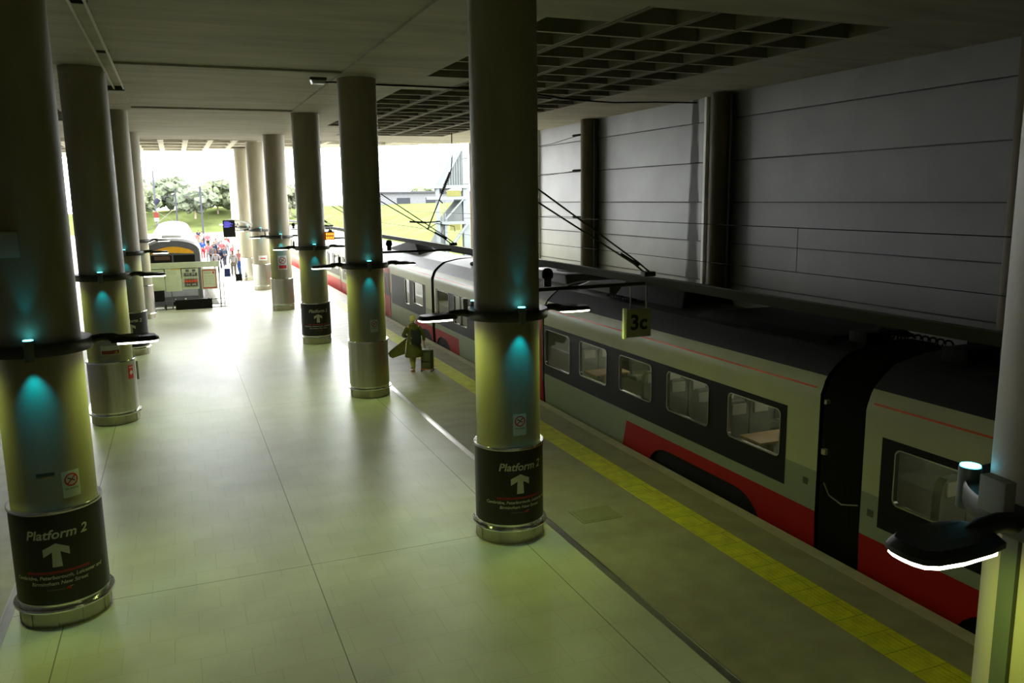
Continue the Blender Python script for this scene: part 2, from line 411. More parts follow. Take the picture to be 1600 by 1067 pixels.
# dark strips along the ribs: the shade of grooves put in as colour
bm = new()
for sgn in (1, -1):
    for c in range(1, 5):
        x = 6.1+1.3*c
        if sgn < 0: x = mx_(x)
        y0 = 12.1
        bx(bm, x-.045, x-.035, y0, 40.2, HC-.012, HC+.01); bx(bm, x+.035, x+.045, y0, 40.2, HC-.012, HC+.01)
struct('ceiling_rib_groove_shade', bm, mat('groove_shade', (.12, .11, .09), .9))
# far section of roof, a little higher, ending on a diagonal
diag = lambda x: 64.0-.784*(x+2.15)
bm = new(); xl, xr = mx_(WX+.5), WX+1.9
x = xl
strips = []
while x < xr-.01:
    x2 = min(x+1.3, xr); strips.append((x, x2)); x = x2
V = lambda x, y, z: bm.verts.new((x, y, z))
for x0, x1 in strips:
    ye0, ye1 = diag(x0), diag(x1); y = CY1+.5
    bm.faces.new((V(x0, CY1, HF), V(x0, y, HF), V(x1, y, HF), V(x1, CY1, HF)))
    rows = [.9, 2.4, 2.4, 2.4, 2.4, 2.4, 2.4]
    for h in rows:
        if y+h+.7 > min(ye0, ye1): break
        a = [V(x0, y, HF), V(x1, y, HF), V(x1, y+h+.35, HF), V(x0, y+h+.35, HF)]
        i = [V(x0+.14, y+.03, HF), V(x1-.14, y+.03, HF), V(x1-.14, y+h, HF), V(x0+.14, y+h, HF)]
        t = [V(x0+.22, y+.1, HF+.4), V(x1-.22, y+.1, HF+.4), V(x1-.22, y+h-.08, HF+.4), V(x0+.22, y+h-.08, HF+.4)]
        for k in range(4):
            bm.faces.new((a[k], a[(k+1) % 4], i[(k+1) % 4], i[k])); bm.faces.new((i[k], i[(k+1) % 4], t[(k+1) % 4], t[k]))
        bm.faces.new(t); y += h+.35
    bm.faces.new((V(x0, y, HF), V(x0, ye0, HF), V(x1, ye1, HF), V(x1, y, HF)))
prism(bm, [(xl, CY1-.2), (xr, CY1-.2), (xr, diag(xr)), (xl, diag(xl))], 2, 8.98, 9.35)
prism(bm, [(xl, diag(xl)-.25), (xr, diag(xr)-.25), (xr, diag(xr)), (xl, diag(xl))], 2, HF-.02, 9.0)
struct('ceiling_far_bays', bm, mat('ceiling_pale', (.42, .39, .31), .8, var=.1, vscale=1.5))

# side walls of cladding
def wall_side(nm, X, ys, ext):
    bm = new()
    zs = [-1.3, 1.2, 2.45, 3.70, 4.95, 6.20, 7.45, HC+.05]
    for y0, y1 in ys:
        for a, b in zip(zs, zs[1:]):
            g = .018
            x0, x1 = sorted((X(WX), X(WX+.10)))
            bx(bm, x0, x1, y0, y1, a+g, b-g)
        x0, x1 = sorted((X(WX+.05), X(WX+.3))); bx(bm, x0, x1, y0, y1, -1.3, HC+.05, 1)
    return struct(nm, bm, [wall_m, mat('wall_backing', (.10, .10, .10), .8)])
wall_side('wall_right', lambda x: x, [(-7, 35.6)], 0)
wall_side('wall_left', mx_, [(-7, 62)], 0)
bm = new(); bx(bm, mx_(WX+.3), WX+.3, -7.3, -7, -1.3, 8.3); struct('wall_back', bm, concrete)
bm = new()
for y in (22.42, 35.55):
    bx(bm, WX-.10, WX+.02, y-.06, y+.06, -1.3, HC)
struct('trim_wall_edge', bm, offwhite)
# wall posts
wp = ['tan wall post nearest the camera, behind the near grey column', 'tan wall post standing left of the widest wall panel', 'tan wall post between the two bright far wall panels', 'tan outdoor post beyond the wall end, beside the stair tower']
post_m = mat('tan_post_paint', (.105, .088, .05), .7, var=.1, spec=.15)
for i, y in enumerate((11.35, 21.30, 30.0, 44.8)):
    r = thing('wall_post', wp[i], 'post', (WX-.28 if i < 3 else WX, y, -1.28), 0, 'posts along the cladding wall')
    bm = new(); 
    if i < 3: tube(bm, [(0, 0, 0), (0, 0, HC+1.26)], .34, 28)
    else: bx(bm, -.16, .16, -.16, .16, 0, HF+1.26, bev=.02)
    obj('shaft', bm, post_m if i < 3 else mat('pale_tan_post', (.12, .09, .06), .8, spec=.1), r)
    if i < 3:
        bm = new(); bx(bm, -.02, .10, -.50, -.40, .02, HC+1.2); obj('side_channel', bm, mat('dark_channel', (.03, .03, .028), .5), r)
        bm = new(); bx(bm, .04, .10, -.40, -.355, .02, HC+1.2); obj('cable_conduit', bm, midmetal, r)

# ------------------------------------------------------------------ columns
R = .49; RC = .525
def column_proto(kind):
    r = thing('concrete_column', 'x', 'column', group='round concrete columns of the platform')
    bm = new(); lathe(bm, [(R, 0), (R, HC+.01)], seg=64, capt=True); obj('shaft', bm, concrete, r)
    bm = new(); lathe(bm, [(R, .30), (RC, .30), (RC, 1.50), (R, 1.50)], seg=64)
    obj('metal_cladding', bm, steel, r)
    bm = new(); lathe(bm, [(RC, 1.47), (RC+.02, 1.475), (RC+.022, 1.50), (RC+.012, 1.52), (R, 1.52)], seg=64); obj('top_rim', bm, trim_steel, r)
    bm = new()
    lathe(bm, [(RC, .215), (RC+.055, .215), (RC+.062, .235), (RC+.055, .255), (RC, .26), (RC, .31), (R, .31)], seg=64); obj('guard_rail', bm, trim_steel, r)
    bm = new(); lathe(bm, [(R+.03, 0), (R+.03, .215), (RC, .22)], seg=64)
    for k in range(10):
        a = 2*PI*k/10+.2; box(bm, ((R+.034)*math.cos(a), (R+.034)*math.sin(a), .11), (.012, .05, .2), a)
    obj('plinth', bm, mat('plinth_steel', (.45, .42, .32), .35, .8), r)
    if kind == 'conduit':
        bm = new(); thick_plate(bm, -.05, .05, 1.5, 3.42, .03); wrap(bm, R, math.radians(171)); obj('conduit_strip', bm, mat('conduit_dark', (.05, .06, .035), .6), r)
    return r
CYS = [2.755, 11.42, 21.55, 30.55, 40.7, 50.6, 57.0, 65.0]
LYS = [2.7, 11.42, 21.5, 31.05, 40.6]
cl = ['near concrete column at the right edge beside the red and cream train', 'tall concrete column in the middle with black platform poster, in front of the cream train',
      'concrete column with bare metal base, just left of the walking person', 'concrete column with black platform poster, fourth along the train side, behind the bare one',
      'concrete column with red prohibition sign above its ribbed metal base', 'pale concrete column with white and red strip label, next to the crowd',
      'far pale column partly behind the column with the strip label', 'farthest pale column by the open end of the roof']
ll = ['concrete column behind the camera position on the left row', 'large near concrete column at left edge with black platform poster', 'left row concrete column with bare metal base and red fire sign',
      'left row concrete column with platform poster, behind the one with the fire sign', 'left row far concrete column beside the wheelchair']
p0 = column_proto('plain'); p1 = column_proto('conduit')
cols = {}
p1.location = (4.50, 2.755, 0); p1['label'] = cl[0]; cols['C', 0] = p1
for i in range(1, 8):
    if i == 1: o = p0
    else: o = dup(p0)
    x = 4.52 if i < 6 else (4.28, 4.35)[i-6]
    o.location = (x, CYS[i], 0); o['label'] = cl[i]; cols['C', i] = o
    if CYS[i] > CY1:
        for ch in o.children:
            if ch.name.startswith('shaft'): ch.scale = (1, 1, HF/HC)
for i in range(1, 5):
    o = dup(p0, (-1.70, LYS[i], 0), label=ll[i]); cols['L', i] = o

# posters
def make_poster(x, y, label, rot=0):
    r = thing('platform_sign', label, 'sign', (x, y, 0), rot, 'black platform 2 direction signs on columns')
    RR = RC+.001
    bm = new(); thick_plate(bm, -1.5, 1.5, .31, 1.465, .004, 64); wrap(bm, RR); facing(bm); obj('panel', bm, poster, r)
    bm = new(); add_flat(bm, 'Platform 2', .165, .02, 1.215, .22, .0035); 
    for v in bm.verts: v.co.y = -.008
    wrap(bm, RR); facing(bm); obj('platform_number_lettering', bm, lettering, r, smooth=0)
    bm = new(); P = []
    # arrow: chevron head and tapered shaft
    flat_poly(bm, [(-.056, .80), (.056, .80), (.045, .995), (-.045, .995)])
    flat_poly(bm, [(0, 1.105), (-.145, 1.035), (-.145, .935), (-.045, .995), (0, .995)]); flat_poly(bm, [(0, 1.105), (0, .995), (.045, .995), (.145, .935), (.145, 1.035)])
    for v in bm.verts: v.co.y = -.008
    wrap(bm, RR); facing(bm); obj('arrow', bm, lettering, r, smooth=0)
    bm = new(); thick_plate(bm, -.36, .36, .715, .745, .0075, 24)
    wrap(bm, RR); facing(bm); obj('red_stripe', bm, redline, r)
    bm = new(); add_flat(bm, 'Cambridge, Peterborough, Leicester and', .066, 0.0, .665, .2, .0012); add_flat(bm, 'Birmingham New Street', .066, 0, .588, .2, .0012)
    for v in bm.verts: v.co.y = -.008
    wrap(bm, RR); facing(bm); obj('destination_lettering', bm, lettering, r, smooth=0)
    bm = new(); add_flat(bm, 'crosscountry', .036, -.05, .505, .1, 0)
    flat_poly(bm, [(.07, .49), (.12, .505), (.10, .53), (.06, .505)], 1); flat_poly(bm, [(.11, .51), (.16, .525), (.11, .53)], 0); flat_poly(bm, [(.10, .49), (.13, .485), (.11, .503)], 1)
    for v in bm.verts: v.co.y = -.008
    wrap(bm, RR); facing(bm); obj('operator_logo', bm, [mat('grey_print', (.22, .22, .2), .5), redmark], r, smooth=0)
    return r
ps = make_poster(4.52, CYS[1], 'black platform 2 sign wrapped round the middle column base', math.radians(-3))
dup(ps, (-1.70, LYS[1], 0), math.radians(3), 'black platform 2 sign wrapped round the nearest left column base')
dup(ps, (4.52, CYS[3], 0), 0, 'small distant black platform 2 sign on column left of the one with bare metal base')
dup(ps, (-1.70, LYS[3], 0), 0, 'partly hidden black platform 2 sign on third left column')

# stickers on columns
def no_smoking(x, y, z, ang, label, RR=R, s=1.0, fold=False, bar=False):
    r = thing('prohibition_sign', label, 'sign', (x, y, z), 0, 'small prohibition signs stuck on columns')
    bm = new(); thick_plate(bm, -.105*s, .105*s, -.165*s, .165*s, .004, 6)
    if fold:
        pass
    wrap(bm, RR, ang); facing(bm); obj('backing', bm, whitepaper, r)
    bm = new(); flat_ring(bm, 0, .055*s, .064*s, .082*s); flat_poly(bm, [(-.058*s, .008*s), (-.046*s, -.002*s), (.058*s, .10*s), (.046*s, .112*s)])
    for v in bm.verts: v.co.y = -.009
    wrap(bm, RR, ang); facing(bm); obj('red_ring', bm, redmark, r, smooth=0)
    bm = new(); flat_poly(bm, [(-.045*s, .078*s), (-.040*s, .090*s), (.045*s, .040*s), (.040*s, .028*s)])
    if bar:
        for v in bm.verts: v.co.y = -.007
        wrap(bm, RR, ang); facing(bm); obj('pictogram', bm, blackprint, r, smooth=0)
        bm = new(); flat_poly(bm, [(-.09*s, -.14*s), (0, -.14*s), (.09*s, -.14*s), (.09*s, -.06*s), (0, -.06*s), (-.09*s, -.06*s)])
        for v in bm.verts: v.co.y = -.007
        wrap(bm, RR, ang); facing(bm); obj('red_panel', bm, redmark, r, smooth=0)
    else:
        for v in bm.verts: v.co.y = -.007
        wrap(bm, RR, ang); facing(bm); obj('cigarette_symbol', bm, blackprint, r, smooth=0); bm = new()
        add_flat(bm, 'No smoking', .032*s, 0, -.055*s, 0, .0004)
        for v in bm.verts: v.co.y = -.007
        wrap(bm, RR, ang); facing(bm); obj('caption', bm, blackprint, r, smooth=0)
    return r
no_smoking(4.52, CYS[1], 1.86, math.radians(-91), 'white no smoking sticker with folded corner on the middle column')
no_smoking(-1.70, LYS[1], 1.80, math.radians(-58), 'white no smoking sticker on the nearest left column')
no_smoking(4.52, CYS[2], 1.92, math.radians(-80), 'faded no smoking sticker on the column left of the walking person')
no_smoking(4.52, CYS[4], 2.28, math.radians(-88), 'large red and white prohibition notice on the far ribbed column', s=2.0, bar=True)
def strip_sign(name, x, y, z, w, h, ang, RR, mats, label, art):
    r = thing(name, label, 'sign', (x, y, z)); bm = new(); thick_plate(bm, -w/2, w/2, -h/2, h/2, .004, 8); wrap(bm, RR, ang); facing(bm); obj('backing', bm, mats[0], r)
    bm = new(); art(bm, w, h)
    for v in bm.verts: v.co.y = -.008
    wrap(bm, RR, ang); facing(bm); obj('print', bm, list(mats[1:]), r, smooth=0); return r
def art_tri(bm, w, h):
    flat_poly(bm, [(-w*.45, -h*.42), (w*.45, -h*.42), (w*.45, -h*.02), (-w*.45, -h*.02)], 0)
    flat_poly(bm, [(w*.18, -h*.38), (w*.40, -h*.38), (w*.29, -h*.08)], 1)
strip_sign('warning_label', -1.70, LYS[2], 1.80, .42, .22, math.radians(-84), R, (mat('pale_label', (.5, .5, .35), .5), mat('maroon_print', (.25, .03, .02), .5), yellow), 'white label with maroon band and yellow triangle on left column', art_tri)
strip_sign('strip_label', 4.52, CYS[5], 1.88, .5, .28, math.radians(-85), R, (offwhite, redmark, yellow), 'white strip label with red band on pale far column', lambda bm, w, h: (flat_poly(bm, [(-w*.3, -.04), (w*.3, -.04), (w*.3, .02), (-w*.3, .02)], 0), flat_poly(bm, [(w*.1, -.08), (w*.4, -.08), (w*.4, -.045), (w*.1, -.045)], 1)))
def art_fire(bm, w, h):
    flat_poly(bm, [(-.05, -.02), (.0, .06), (.0, .02), (.05, .02), (.05, -.05), (0, -.05), (0, -.09)], 0)
    flat_poly(bm, [(-.06, .10), (.06, .10), (.06, .115), (-.06, .115)], 0)
strip_sign('fire_point_sign', -1.70, LYS[2], 1.22, .17, .33, math.radians(-35), RC, (redmark, offwhite), 'red fire sign with white arrow on left column metal base', art_fire)
bm = new(); thick_plate(bm, -.10, .10, -.02, .02, .003); wrap(bm, R, math.radians(-90)); tag(obj('dark_tape', bm, mat('dark_tape', (.04, .05, .04), .6), loc=(-1.70, LYS[1], 1.97)), 'dark strip of tape across the nearest left column', 'tape')
bm = new(); box(bm, (0, 0, 0), (.05, .02, .45), 0, 0, .005)
tag(obj('help_point_strip', bm, boxgrey, loc=(-1.70+.56, LYS[2]-.05, 1.2)), 'grey vertical strip fixed to side of left column metal base', 'fitting')

# ------------------------------------------------------------------ lamp collars
def lamp_head_bm():
    out = [(.80, -.07), (.83, -.13), (.95, -.155), (1.15, -.165), (1.30, -.15), (1.36, -.115), (1.38, -.06), (1.385, 0), (1.38, .06), (1.36, .115), (1.30, .15), (1.15, .165), (.95, .155), (.83, .13), (.80, .07)]
    return out
def scaled(out, s, cx=1.1): return [(cx+(x-cx)*s, y*s) for x, y in out]
def make_collar():
    r = thing('column_light_ring', 'x', 'light fitting', group='lamp rings fixed round the columns')
    bm = new(); lathe(bm, [(R+.002, 3.42), (R+.12, 3.42), (R+.13, 3.44), (R+.13, 3.54), (R+.12, 3.56), (R+.002, 3.56)], seg=64); obj('collar', bm, darkmetal, r)
    for sg in (1, -1):
        M = Matrix.Rotation(0 if sg > 0 else PI, 4, 'Z')
        bm = new(); tube(bm, [(R+.08, 0, 3.50), (.72, 0, 3.53), (.84, 0, 3.52), (.98, 0, 3.50)], [.06, .05, .055, .03], 12)
        bmesh.ops.transform(bm, matrix=M, verts=bm.verts); arm = obj('lamp_arm', bm, darkmetal, r)
        bm = new(); out = lamp_head_bm()
        lo = [bm.verts.new((x, y, 3.462)) for x, y in out]; mi_ = [bm.verts.new((x, y, 3.49)) for x, y in out]
        hi = [bm.verts.new((x, y, 3.515 + .012*math.cos((x-1.0)*3))) for x, y in scaled(out, .86)]; tp = [bm.verts.new((x, y, 3.54 if x < 1.1 else 3.522)) for x, y in scaled(out, .5, 1.0)]
        n = len(out)
        for A, B in ((lo, mi_), (mi_, hi), (hi, tp)):
            for k in range(n): bm.faces.new((A[k], A[(k+1) % n], B[(k+1) % n], B[k]))
        bm.faces.new(tp); bm.faces.new(lo[::-1]); bmesh.ops.transform(bm, matrix=M, verts=bm.verts); bmesh.ops.recalc_face_normals(bm, faces=bm.faces)
        hd = obj('lamp_head', bm, darkmetal, r)
        bm = new(); prism(bm, [(.90, -.14), (1.15, -.157), (1.29, -.143), (1.347, -.11), (1.367, -.06), (1.372, 0), (1.367, .06), (1.347, .11), (1.29, .143), (1.15, .157), (.90, .14)], 2, 3.438, 3.461)
        bmesh.ops.transform(bm, matrix=M, verts=bm.verts); obj('lens', bm, lens_m, hd)
    for ang in (-90, 126):
        a = math.radians(ang); d = Vector((math.cos(a), math.sin(a), 0))
        bm = new(); tube(bm, [d*(R+.10)+Vector((0, 0, 3.385)), d*(R+.10)+Vector((0, 0, 3.63))], .062, 20); u = obj('uplight', bm, mat('teal_fitting_body', (.10, .13, .12), .4, .3), r)
        bm = new(); tube(bm, [d*(R+.10)+Vector((0, 0, 3.631)), d*(R+.10)+Vector((0, 0, 3.638))], .055, 20); obj('lens', bm, teal_l, u)
    bm = new(); a = math.radians(172); box(bm, (math.cos(a)*(R+.15), math.sin(a)*(R+.15), 3.63), (.07, .17, .19), a, 0, .01); obj('junction_box', bm, boxgrey, r)
    return r
def lamp_lights(x, y, teal=True, power=1.0):
    for sg in (1, -1):
        L = bpy.data.lights.new('lamp_light', 'AREA'); L.shape = 'RECTANGLE'; L.size = .42; L.size_y = .24; L.energy = LAMP_W*power; L.color = LAMP_C; L.spread = math.radians(155)
        L.energy = LAMP_W; o = bpy.data.objects.new('lamp_light', L); COL.objects.link(o); o.location = (x+sg*1.12, y, 3.43)
    if teal:
        for ang in (-90,):
            for up_ in (0, 1):
                L = bpy.data.lights.new('teal_spot', 'SPOT'); L.energy = (TEAL_UP if up_ else TEAL_DOWN)*power; L.color = TEAL_C; L.spot_size = math.radians(60 if not up_ else 36); L.spot_blend = .9; L.shadow_soft_size = .03
                o = bpy.data.objects.new('teal_spot', L); COL.objects.link(o)
                o.location = (x, y-(R+.16), 3.66 if up_ else 3.37)
                o.rotation_euler = ((PI-math.radians(14)) if up_ else math.radians(14), 0, 0)
ringl = {('C', 0): 'nearest lamp ring at right edge with blue uplight and lit head over the train', ('C', 1): 'lamp ring round the middle column with two lit heads and teal light',
  ('C', 2): 'lamp ring on the column left of the walking person', ('C', 3): 'lamp ring on the fourth train side column with platform poster', ('C', 4): 'lamp ring above the red prohibition notice',
  ('C', 5): 'lamp ring on pale far column beside the departure screen', ('C', 6): 'distant lamp ring on second last right column', ('C', 7): 'farthest lamp ring at the open roof end',
  ('L', 1): 'lamp ring on the nearest left column with one lit head showing', ('L', 2): 'lamp ring on left column with the fire sign', ('L', 3): 'lamp ring on third left column behind the fire sign column', ('L', 4): 'lamp ring on far left column above the wheelchair'}
ring = make_collar(); first = True
for (s_, i), lab in ringl.items():
    c = cols[s_, i].location
    if first: o = ring; first = False
    else: o = dup(ring)
    o.location = (c.x, c.y, 0); o['label'] = lab
    lamp_lights(c.x, c.y, True, {('C', 2): .55, ('C', 3): .5, ('L', 2): .6, ('L', 3): .5}.get((s_, i), 1.0))

bm = new(); box(bm, (0, 0, 0), (.34, .06, .30), 0, 0, .025)
tag(obj('sensor_box', bm, boxgrey, loc=(-1.86, LYS[1]-R-.01, 4.74)), 'pale rounded box mounted high on the nearest left column', 'box')

# ------------------------------------------------------------------ overhead beam, arms, camera domes, platform marker
r = thing('cable_beam', 'long dark cable beam running along above the train', 'beam', (6.97, 0, 3.85))
bm = new(); bx(bm, -.025, .025, -6.5, 66, -.07, .055); obj('beam_body', bm, mat('beam_olive', (.035, .035, .02), .7, spec=.15), r)
bm = new(); bx(bm, -.035, .035, -6.5, 66, .056, .064); obj('top_flange', bm, darkmetal, r)
bl = ['at the near right column', 'at the middle column', 'beside the second tall column', 'at the fourth train side column', 'at the column with the prohibition notice', 'at the far column by the screen']
for i in range(6):
    y = CYS[i]
    r = thing('support_bracket', 'dark arm with tie rods holding the beam '+bl[i], 'bracket', (4.52, y, 0), 0, 'brackets holding the cable beam')
    bm = new(); tube(bm, [(R+.001, 0, 3.80), (2.39, 0, 3.80)], .03, 10); obj('arm', bm, MATS['beam_olive'], r)
    bm = new()
    tube(bm, [(R+.001, 0, 5.14), (2.2, 0, 4.12), (2.40, 0, 3.97)], .014, 6); tube(bm, [(R+.001, 0, 5.34), (2.25, 0, 4.16), (2.50, .0, 3.97)], .014, 6)
    tube(bm, [(1.95, 0, 4.285), (2.28, 0, 4.10)], .028, 8); obj('tie_rod', bm, darkmetal, r)
    bm = new(); bx(bm, 2.36, 2.56, -.07, .07, 3.916, 3.99, bev=.01); obj('clamp', bm, darkmetal, r)
    r = thing('camera_dome', 'small dark camera dome on bracket '+bl[i], 'camera', (5.20, y, 3.85), 0, 'camera domes on the column brackets')
    bm = new(); tube(bm, [(0, 0, -.01), (0, 0, .12)], .06, 12); obj('stem', bm, darkmetal, r)
    bm = new(); lathe(bm, [(.001, .10), (.05, .105), (.085, .13), (.09, .18), (.075, .24), (.04, .27), (.001, .275)], seg=20); obj('dome', bm, black, r)
r = thing('platform_marker', 'square hanging sign reading 3c over the cream train', 'sign', (6.80, CYS[1], 0))
bm = new(); bx(bm, -.23, .23, -.03, .03, 2.94, 3.40, bev=.008); obj('face_panel', bm, mat('sign_grey_green', (.30, .31, .19), .5), r)
bm = new(); bx(bm, -.25, -.234, -.06, .0, 2.93, 3.42); bx(bm, -.285, -.27, -.06, .0, 2.93, 3.42); obj('edge_strip', bm, mat('lit_edge', (.75, .78, .40), .4), r)  # light on the panel edges, put in as pale strips
bm = new(); tube(bm, [(-.14, 0, 3.40), (-.14, 0, 3.768)], .012, 6); tube(bm, [(.15, 0, 3.40), (.15, 0, 3.768)], .012, 6); obj('hanger_rod', bm, midmetal, r)
bm = new(); add_flat(bm, '3c', .34, .0, 3.17, 0, .010)
for v in bm.verts: v.co.y = -.033
obj('lettering', bm, blackprint, r, smooth=0)

# orange matrix sign at fourth column
r = thing('led_sign', 'small orange glowing sign beside the fourth train side column', 'sign', (5.16, CYS[3]-.1, 3.90))
bm = new(); bx(bm, -.17, .17, -.05, .05, -.15, .15, bev=.01); obj('case', bm, black, r)
bm = new()
random.seed(3)
for row in range(2):
    for k in range(5):
        if random.random() < .85: bx(bm, -.145+k*.06, -.145+k*.06+.045, -.057, -.0505, -.12+row*.13, -.02+row*.13)
obj('glowing_segments', bm, mat('orange_led', (1, .35, .05), .5, emit=(1, .30, .03), estr=2.2), r)
bm = new(); tube(bm, [(0, 0, .15), (0, 0, .35), (-.3, .1, .4)], .03, 8); obj('hanger', bm, darkmetal, r)

# departure screen
r = thing('departure_screen', 'hanging dark departure screen with blue rows near the crowd', 'screen', (2.82, 50.4, 3.62), math.radians(-6))
bm = new(); bx(bm, -.33, .33, -.08, .08, -.48, .48, bev=.02); obj('case', bm, black, r)
bm = new()
for k in range(6): bx(bm, -.27, .02+(k*37 % 5)*.05, -.086, -.081, .38-k*.06, .40-k*.06)
obj('lit_rows', bm, mat('blue_led', (.1, .1, .8), .5, emit=(.2, .18, .8), estr=1.2), r)
bm = new(); tube(bm, [(-.2, 0, .46), (.1, 0, .52), (.9, 0, .35), (1.28, 0, .18)], .05, 8); obj('mounting_arm', bm, offwhite, r)

# ceiling fixings
r = thing('emergency_light', 'small white emergency light on the ceiling by a column top', 'light', (3.56, 21.55, HC-.01))
bm = new(); bx(bm, -.20, .20, -.12, .12, -.06, .01, bev=.01); obj('base', bm, darkmetal, r)
bm = new(); prism(bm, [(-.19, -.061), (.19, -.061), (.15, -.15), (-.15, -.15)], 1, -.11, .11); obj('diffuser', bm, mat('diffuser', (.55, .55, .55), .35), r)
bm = new(); pts = [(3.76, 21.6, HC-.10), (4.0, 21.9, HC-.05), (4.6, 22.2, HC-.03), (6.2, 22.3, HC-.02), (8.2, 22.4, HC-.02), (9.5, 22.4, HC-.06), (11, 22.4, HC-.22), (12.5, 22.5, HC-.25), (14, 22.7, HC-.17), (15.7, 22.9, HC-.12)]
tube(bm, pts, .025, 6); tag(obj('ceiling_cable', bm, black), 'thin black cable slung across the coffered ceiling', 'cable')
r = thing('ceiling_rail', 'pair of pale parallel rails on ceiling at upper left', 'rail', (-1.11, 0, HC))
for sx in (-.11, .11):
    bm = new(); bx(bm, sx-.018, sx+.018, 3, 24.6, -.09, -.045); obj('rail', bm, mat('pale_rail', (.62, .60, .5), .4), r)
bm = new(); bx(bm, -.42, .13, 24.5, 24.62, -.12, .0)
for y in (10, 14.5, 19): bx(bm, -.13, .13, y, y+.06, -.05, .0)
obj('bracket', bm, darkmetal, r)
# wall side wires
def wire(name, pts, rad, label, cat='wire', group='overhead wires by the wall', parent=None):
    bm = new(); tube(bm, pts, rad, 6); o = obj(name, bm, black, parent)
    if not parent: tag(o, label, cat, group)
    return o
wire('catenary_wire', [(13.7, -6.5, 4.38), (13.7, 15, 4.38), (13.7, 44, 4.40), (13.7, 160, 4.6)], .012, 'upper overhead wire of the far track running in front of the wall')
wire('contact_wire', [(13.7, -6.5, 3.32), (13.7, 44, 3.34), (13.7, 160, 3.5)], .009, 'lower overhead wire of the far track running in front of the wall')
wire('dropper_wire', [(13.7, 15.7, 4.38), (13.7, 15.7, 3.33)], .006, 'short vertical wire joining the two overhead wires')
for k, z in enumerate((7.6, 6.22, 4.36)):
    w_ = ['top', 'middle', 'lowest'][k]
    r = thing('insulator_arm', w_+' dark insulator and wire leaving the far wall post', 'insulator', (15.19, 30.0, z), 0, 'insulators on the far wall post')
    bm = new(); tube(bm, [(0, 0, 0), (-.12, 2.6, -.10*(2-k)), (-.3, 14, -.3)], .012, 6); obj('wire', bm, black, r)
    bm = new()
    for q in range(6): tube(bm, [(-.01*q, .14+.09*q, 0), (-.01*q, .18+.09*q, 0)], .045, 8)
    tube(bm, [(.02, -.02, 0), (-.05, .75, 0)], .02, 8); obj('insulator', bm, black, r)
# insulated hanging strut beyond
r = thing('hanging_strut', 'black insulated strut hanging diagonally against the bright sky', 'strut', (0, 38, 0))
bm = new(); tube(bm, [(12.40, 0, HC+.6), (12.36, 0, 6.9), (12.32, 0, 6.52)], .025, 8); tube(bm, [(12.32, 0, 6.52), (11.06, 0, 3.72)], .03, 8); obj('rod', bm, black, r)
bm = new()
for q in range(12):
    t0 = .05+q*.03; a = Vector((12.32, 0, 6.52)).lerp(Vector((11.06, 0, 3.72)), t0); b = Vector((12.32, 0, 6.52)).lerp(Vector((11.06, 0, 3.72)), t0+.02); tube(bm, [a, b], .075, 10)
obj('insulator', bm, black, r)
bm = new(); tube(bm, [(11.06, 0, 3.75), (11.5, 0, 4.0), (12.4, 0, 3.85), (12.42, 0, 3.6)], .02, 6); tube(bm, [(11.0, 0, 4.06), (10.2, 0, 4.12)], .045, 8); tube(bm, [(11.0, 0, 4.06), (11.7, 0, 4.10)], .03, 8)
tube(bm, [(11.7, 0, 5.1), (11.85, 0, 4.95)], .03, 6); obj('registration_arm', bm, black, r)
wire('diagonal_wire', [(11.06, 38, 3.75), (10.9, 50, 3.9), (10.5, 110, 4.1)], .012, 'thin overhead wire running out from the hanging strut to daylight', group='wires in daylight')

# ------------------------------------------------------------------ trains
SX = 8.54
def side_prof(z):
    """x offset of the car side at height z"""
    if z < .45: return .03*(.45-z)/.7 + 0
    if z > 2.30: return .06*(z-2.30)/.15 if z < 2.45 else .06+.42*((z-2.45)/.42)**1.6
    return 0.0
def side_strip(bm, y0, y1, z0, z1, mi, off=0.0, n=None, sgn=1, X0=SX):
    n = n or max(1, int((z1-z0)/.07)); zs = [z0+(z1-z0)*i/n for i in range(n+1)]
    A = [bm.verts.new((X0+sgn*(side_prof(z)-off), y0, z)) for z in zs]; B = [bm.verts.new((X0+sgn*(side_prof(z)-off), y1, z)) for z in zs]
    for i in range(n):
        q = (A[i], A[i+1], B[i+1], B[i]) if sgn < 0 else (A[i], B[i], B[i+1], A[i+1])
        bm.faces.new(q).material_index = mi
seat_m = mat('grey_seat_fabric', (.28, .30, .25), .8); seat_light = mat('pale_headrest', (.70, .70, .60), .6); table_m = mat('wood_table', (.60, .40, .20), .45)
inner_m = mat('pale_train_interior', (.22, .22, .18), .6)
strip_m = mat('interior_light_strip', (1, 1, .9), .5, emit=(1, .97, .8), estr=5.0)
def make_seat_mesh():
    bm = new(); bx(bm, -.22, .22, -.24, .22, .34, .46, bev=.04); 
    prism(bm, [(-.20, .40), (-.235, .70), (-.23, 1.0), (-.20, 1.14), (-.13, 1.21), (.13, 1.21), (.20, 1.14), (.23, 1.0), (.235, .70), (.20, .40)], 1, -.03, .10)
    return bm
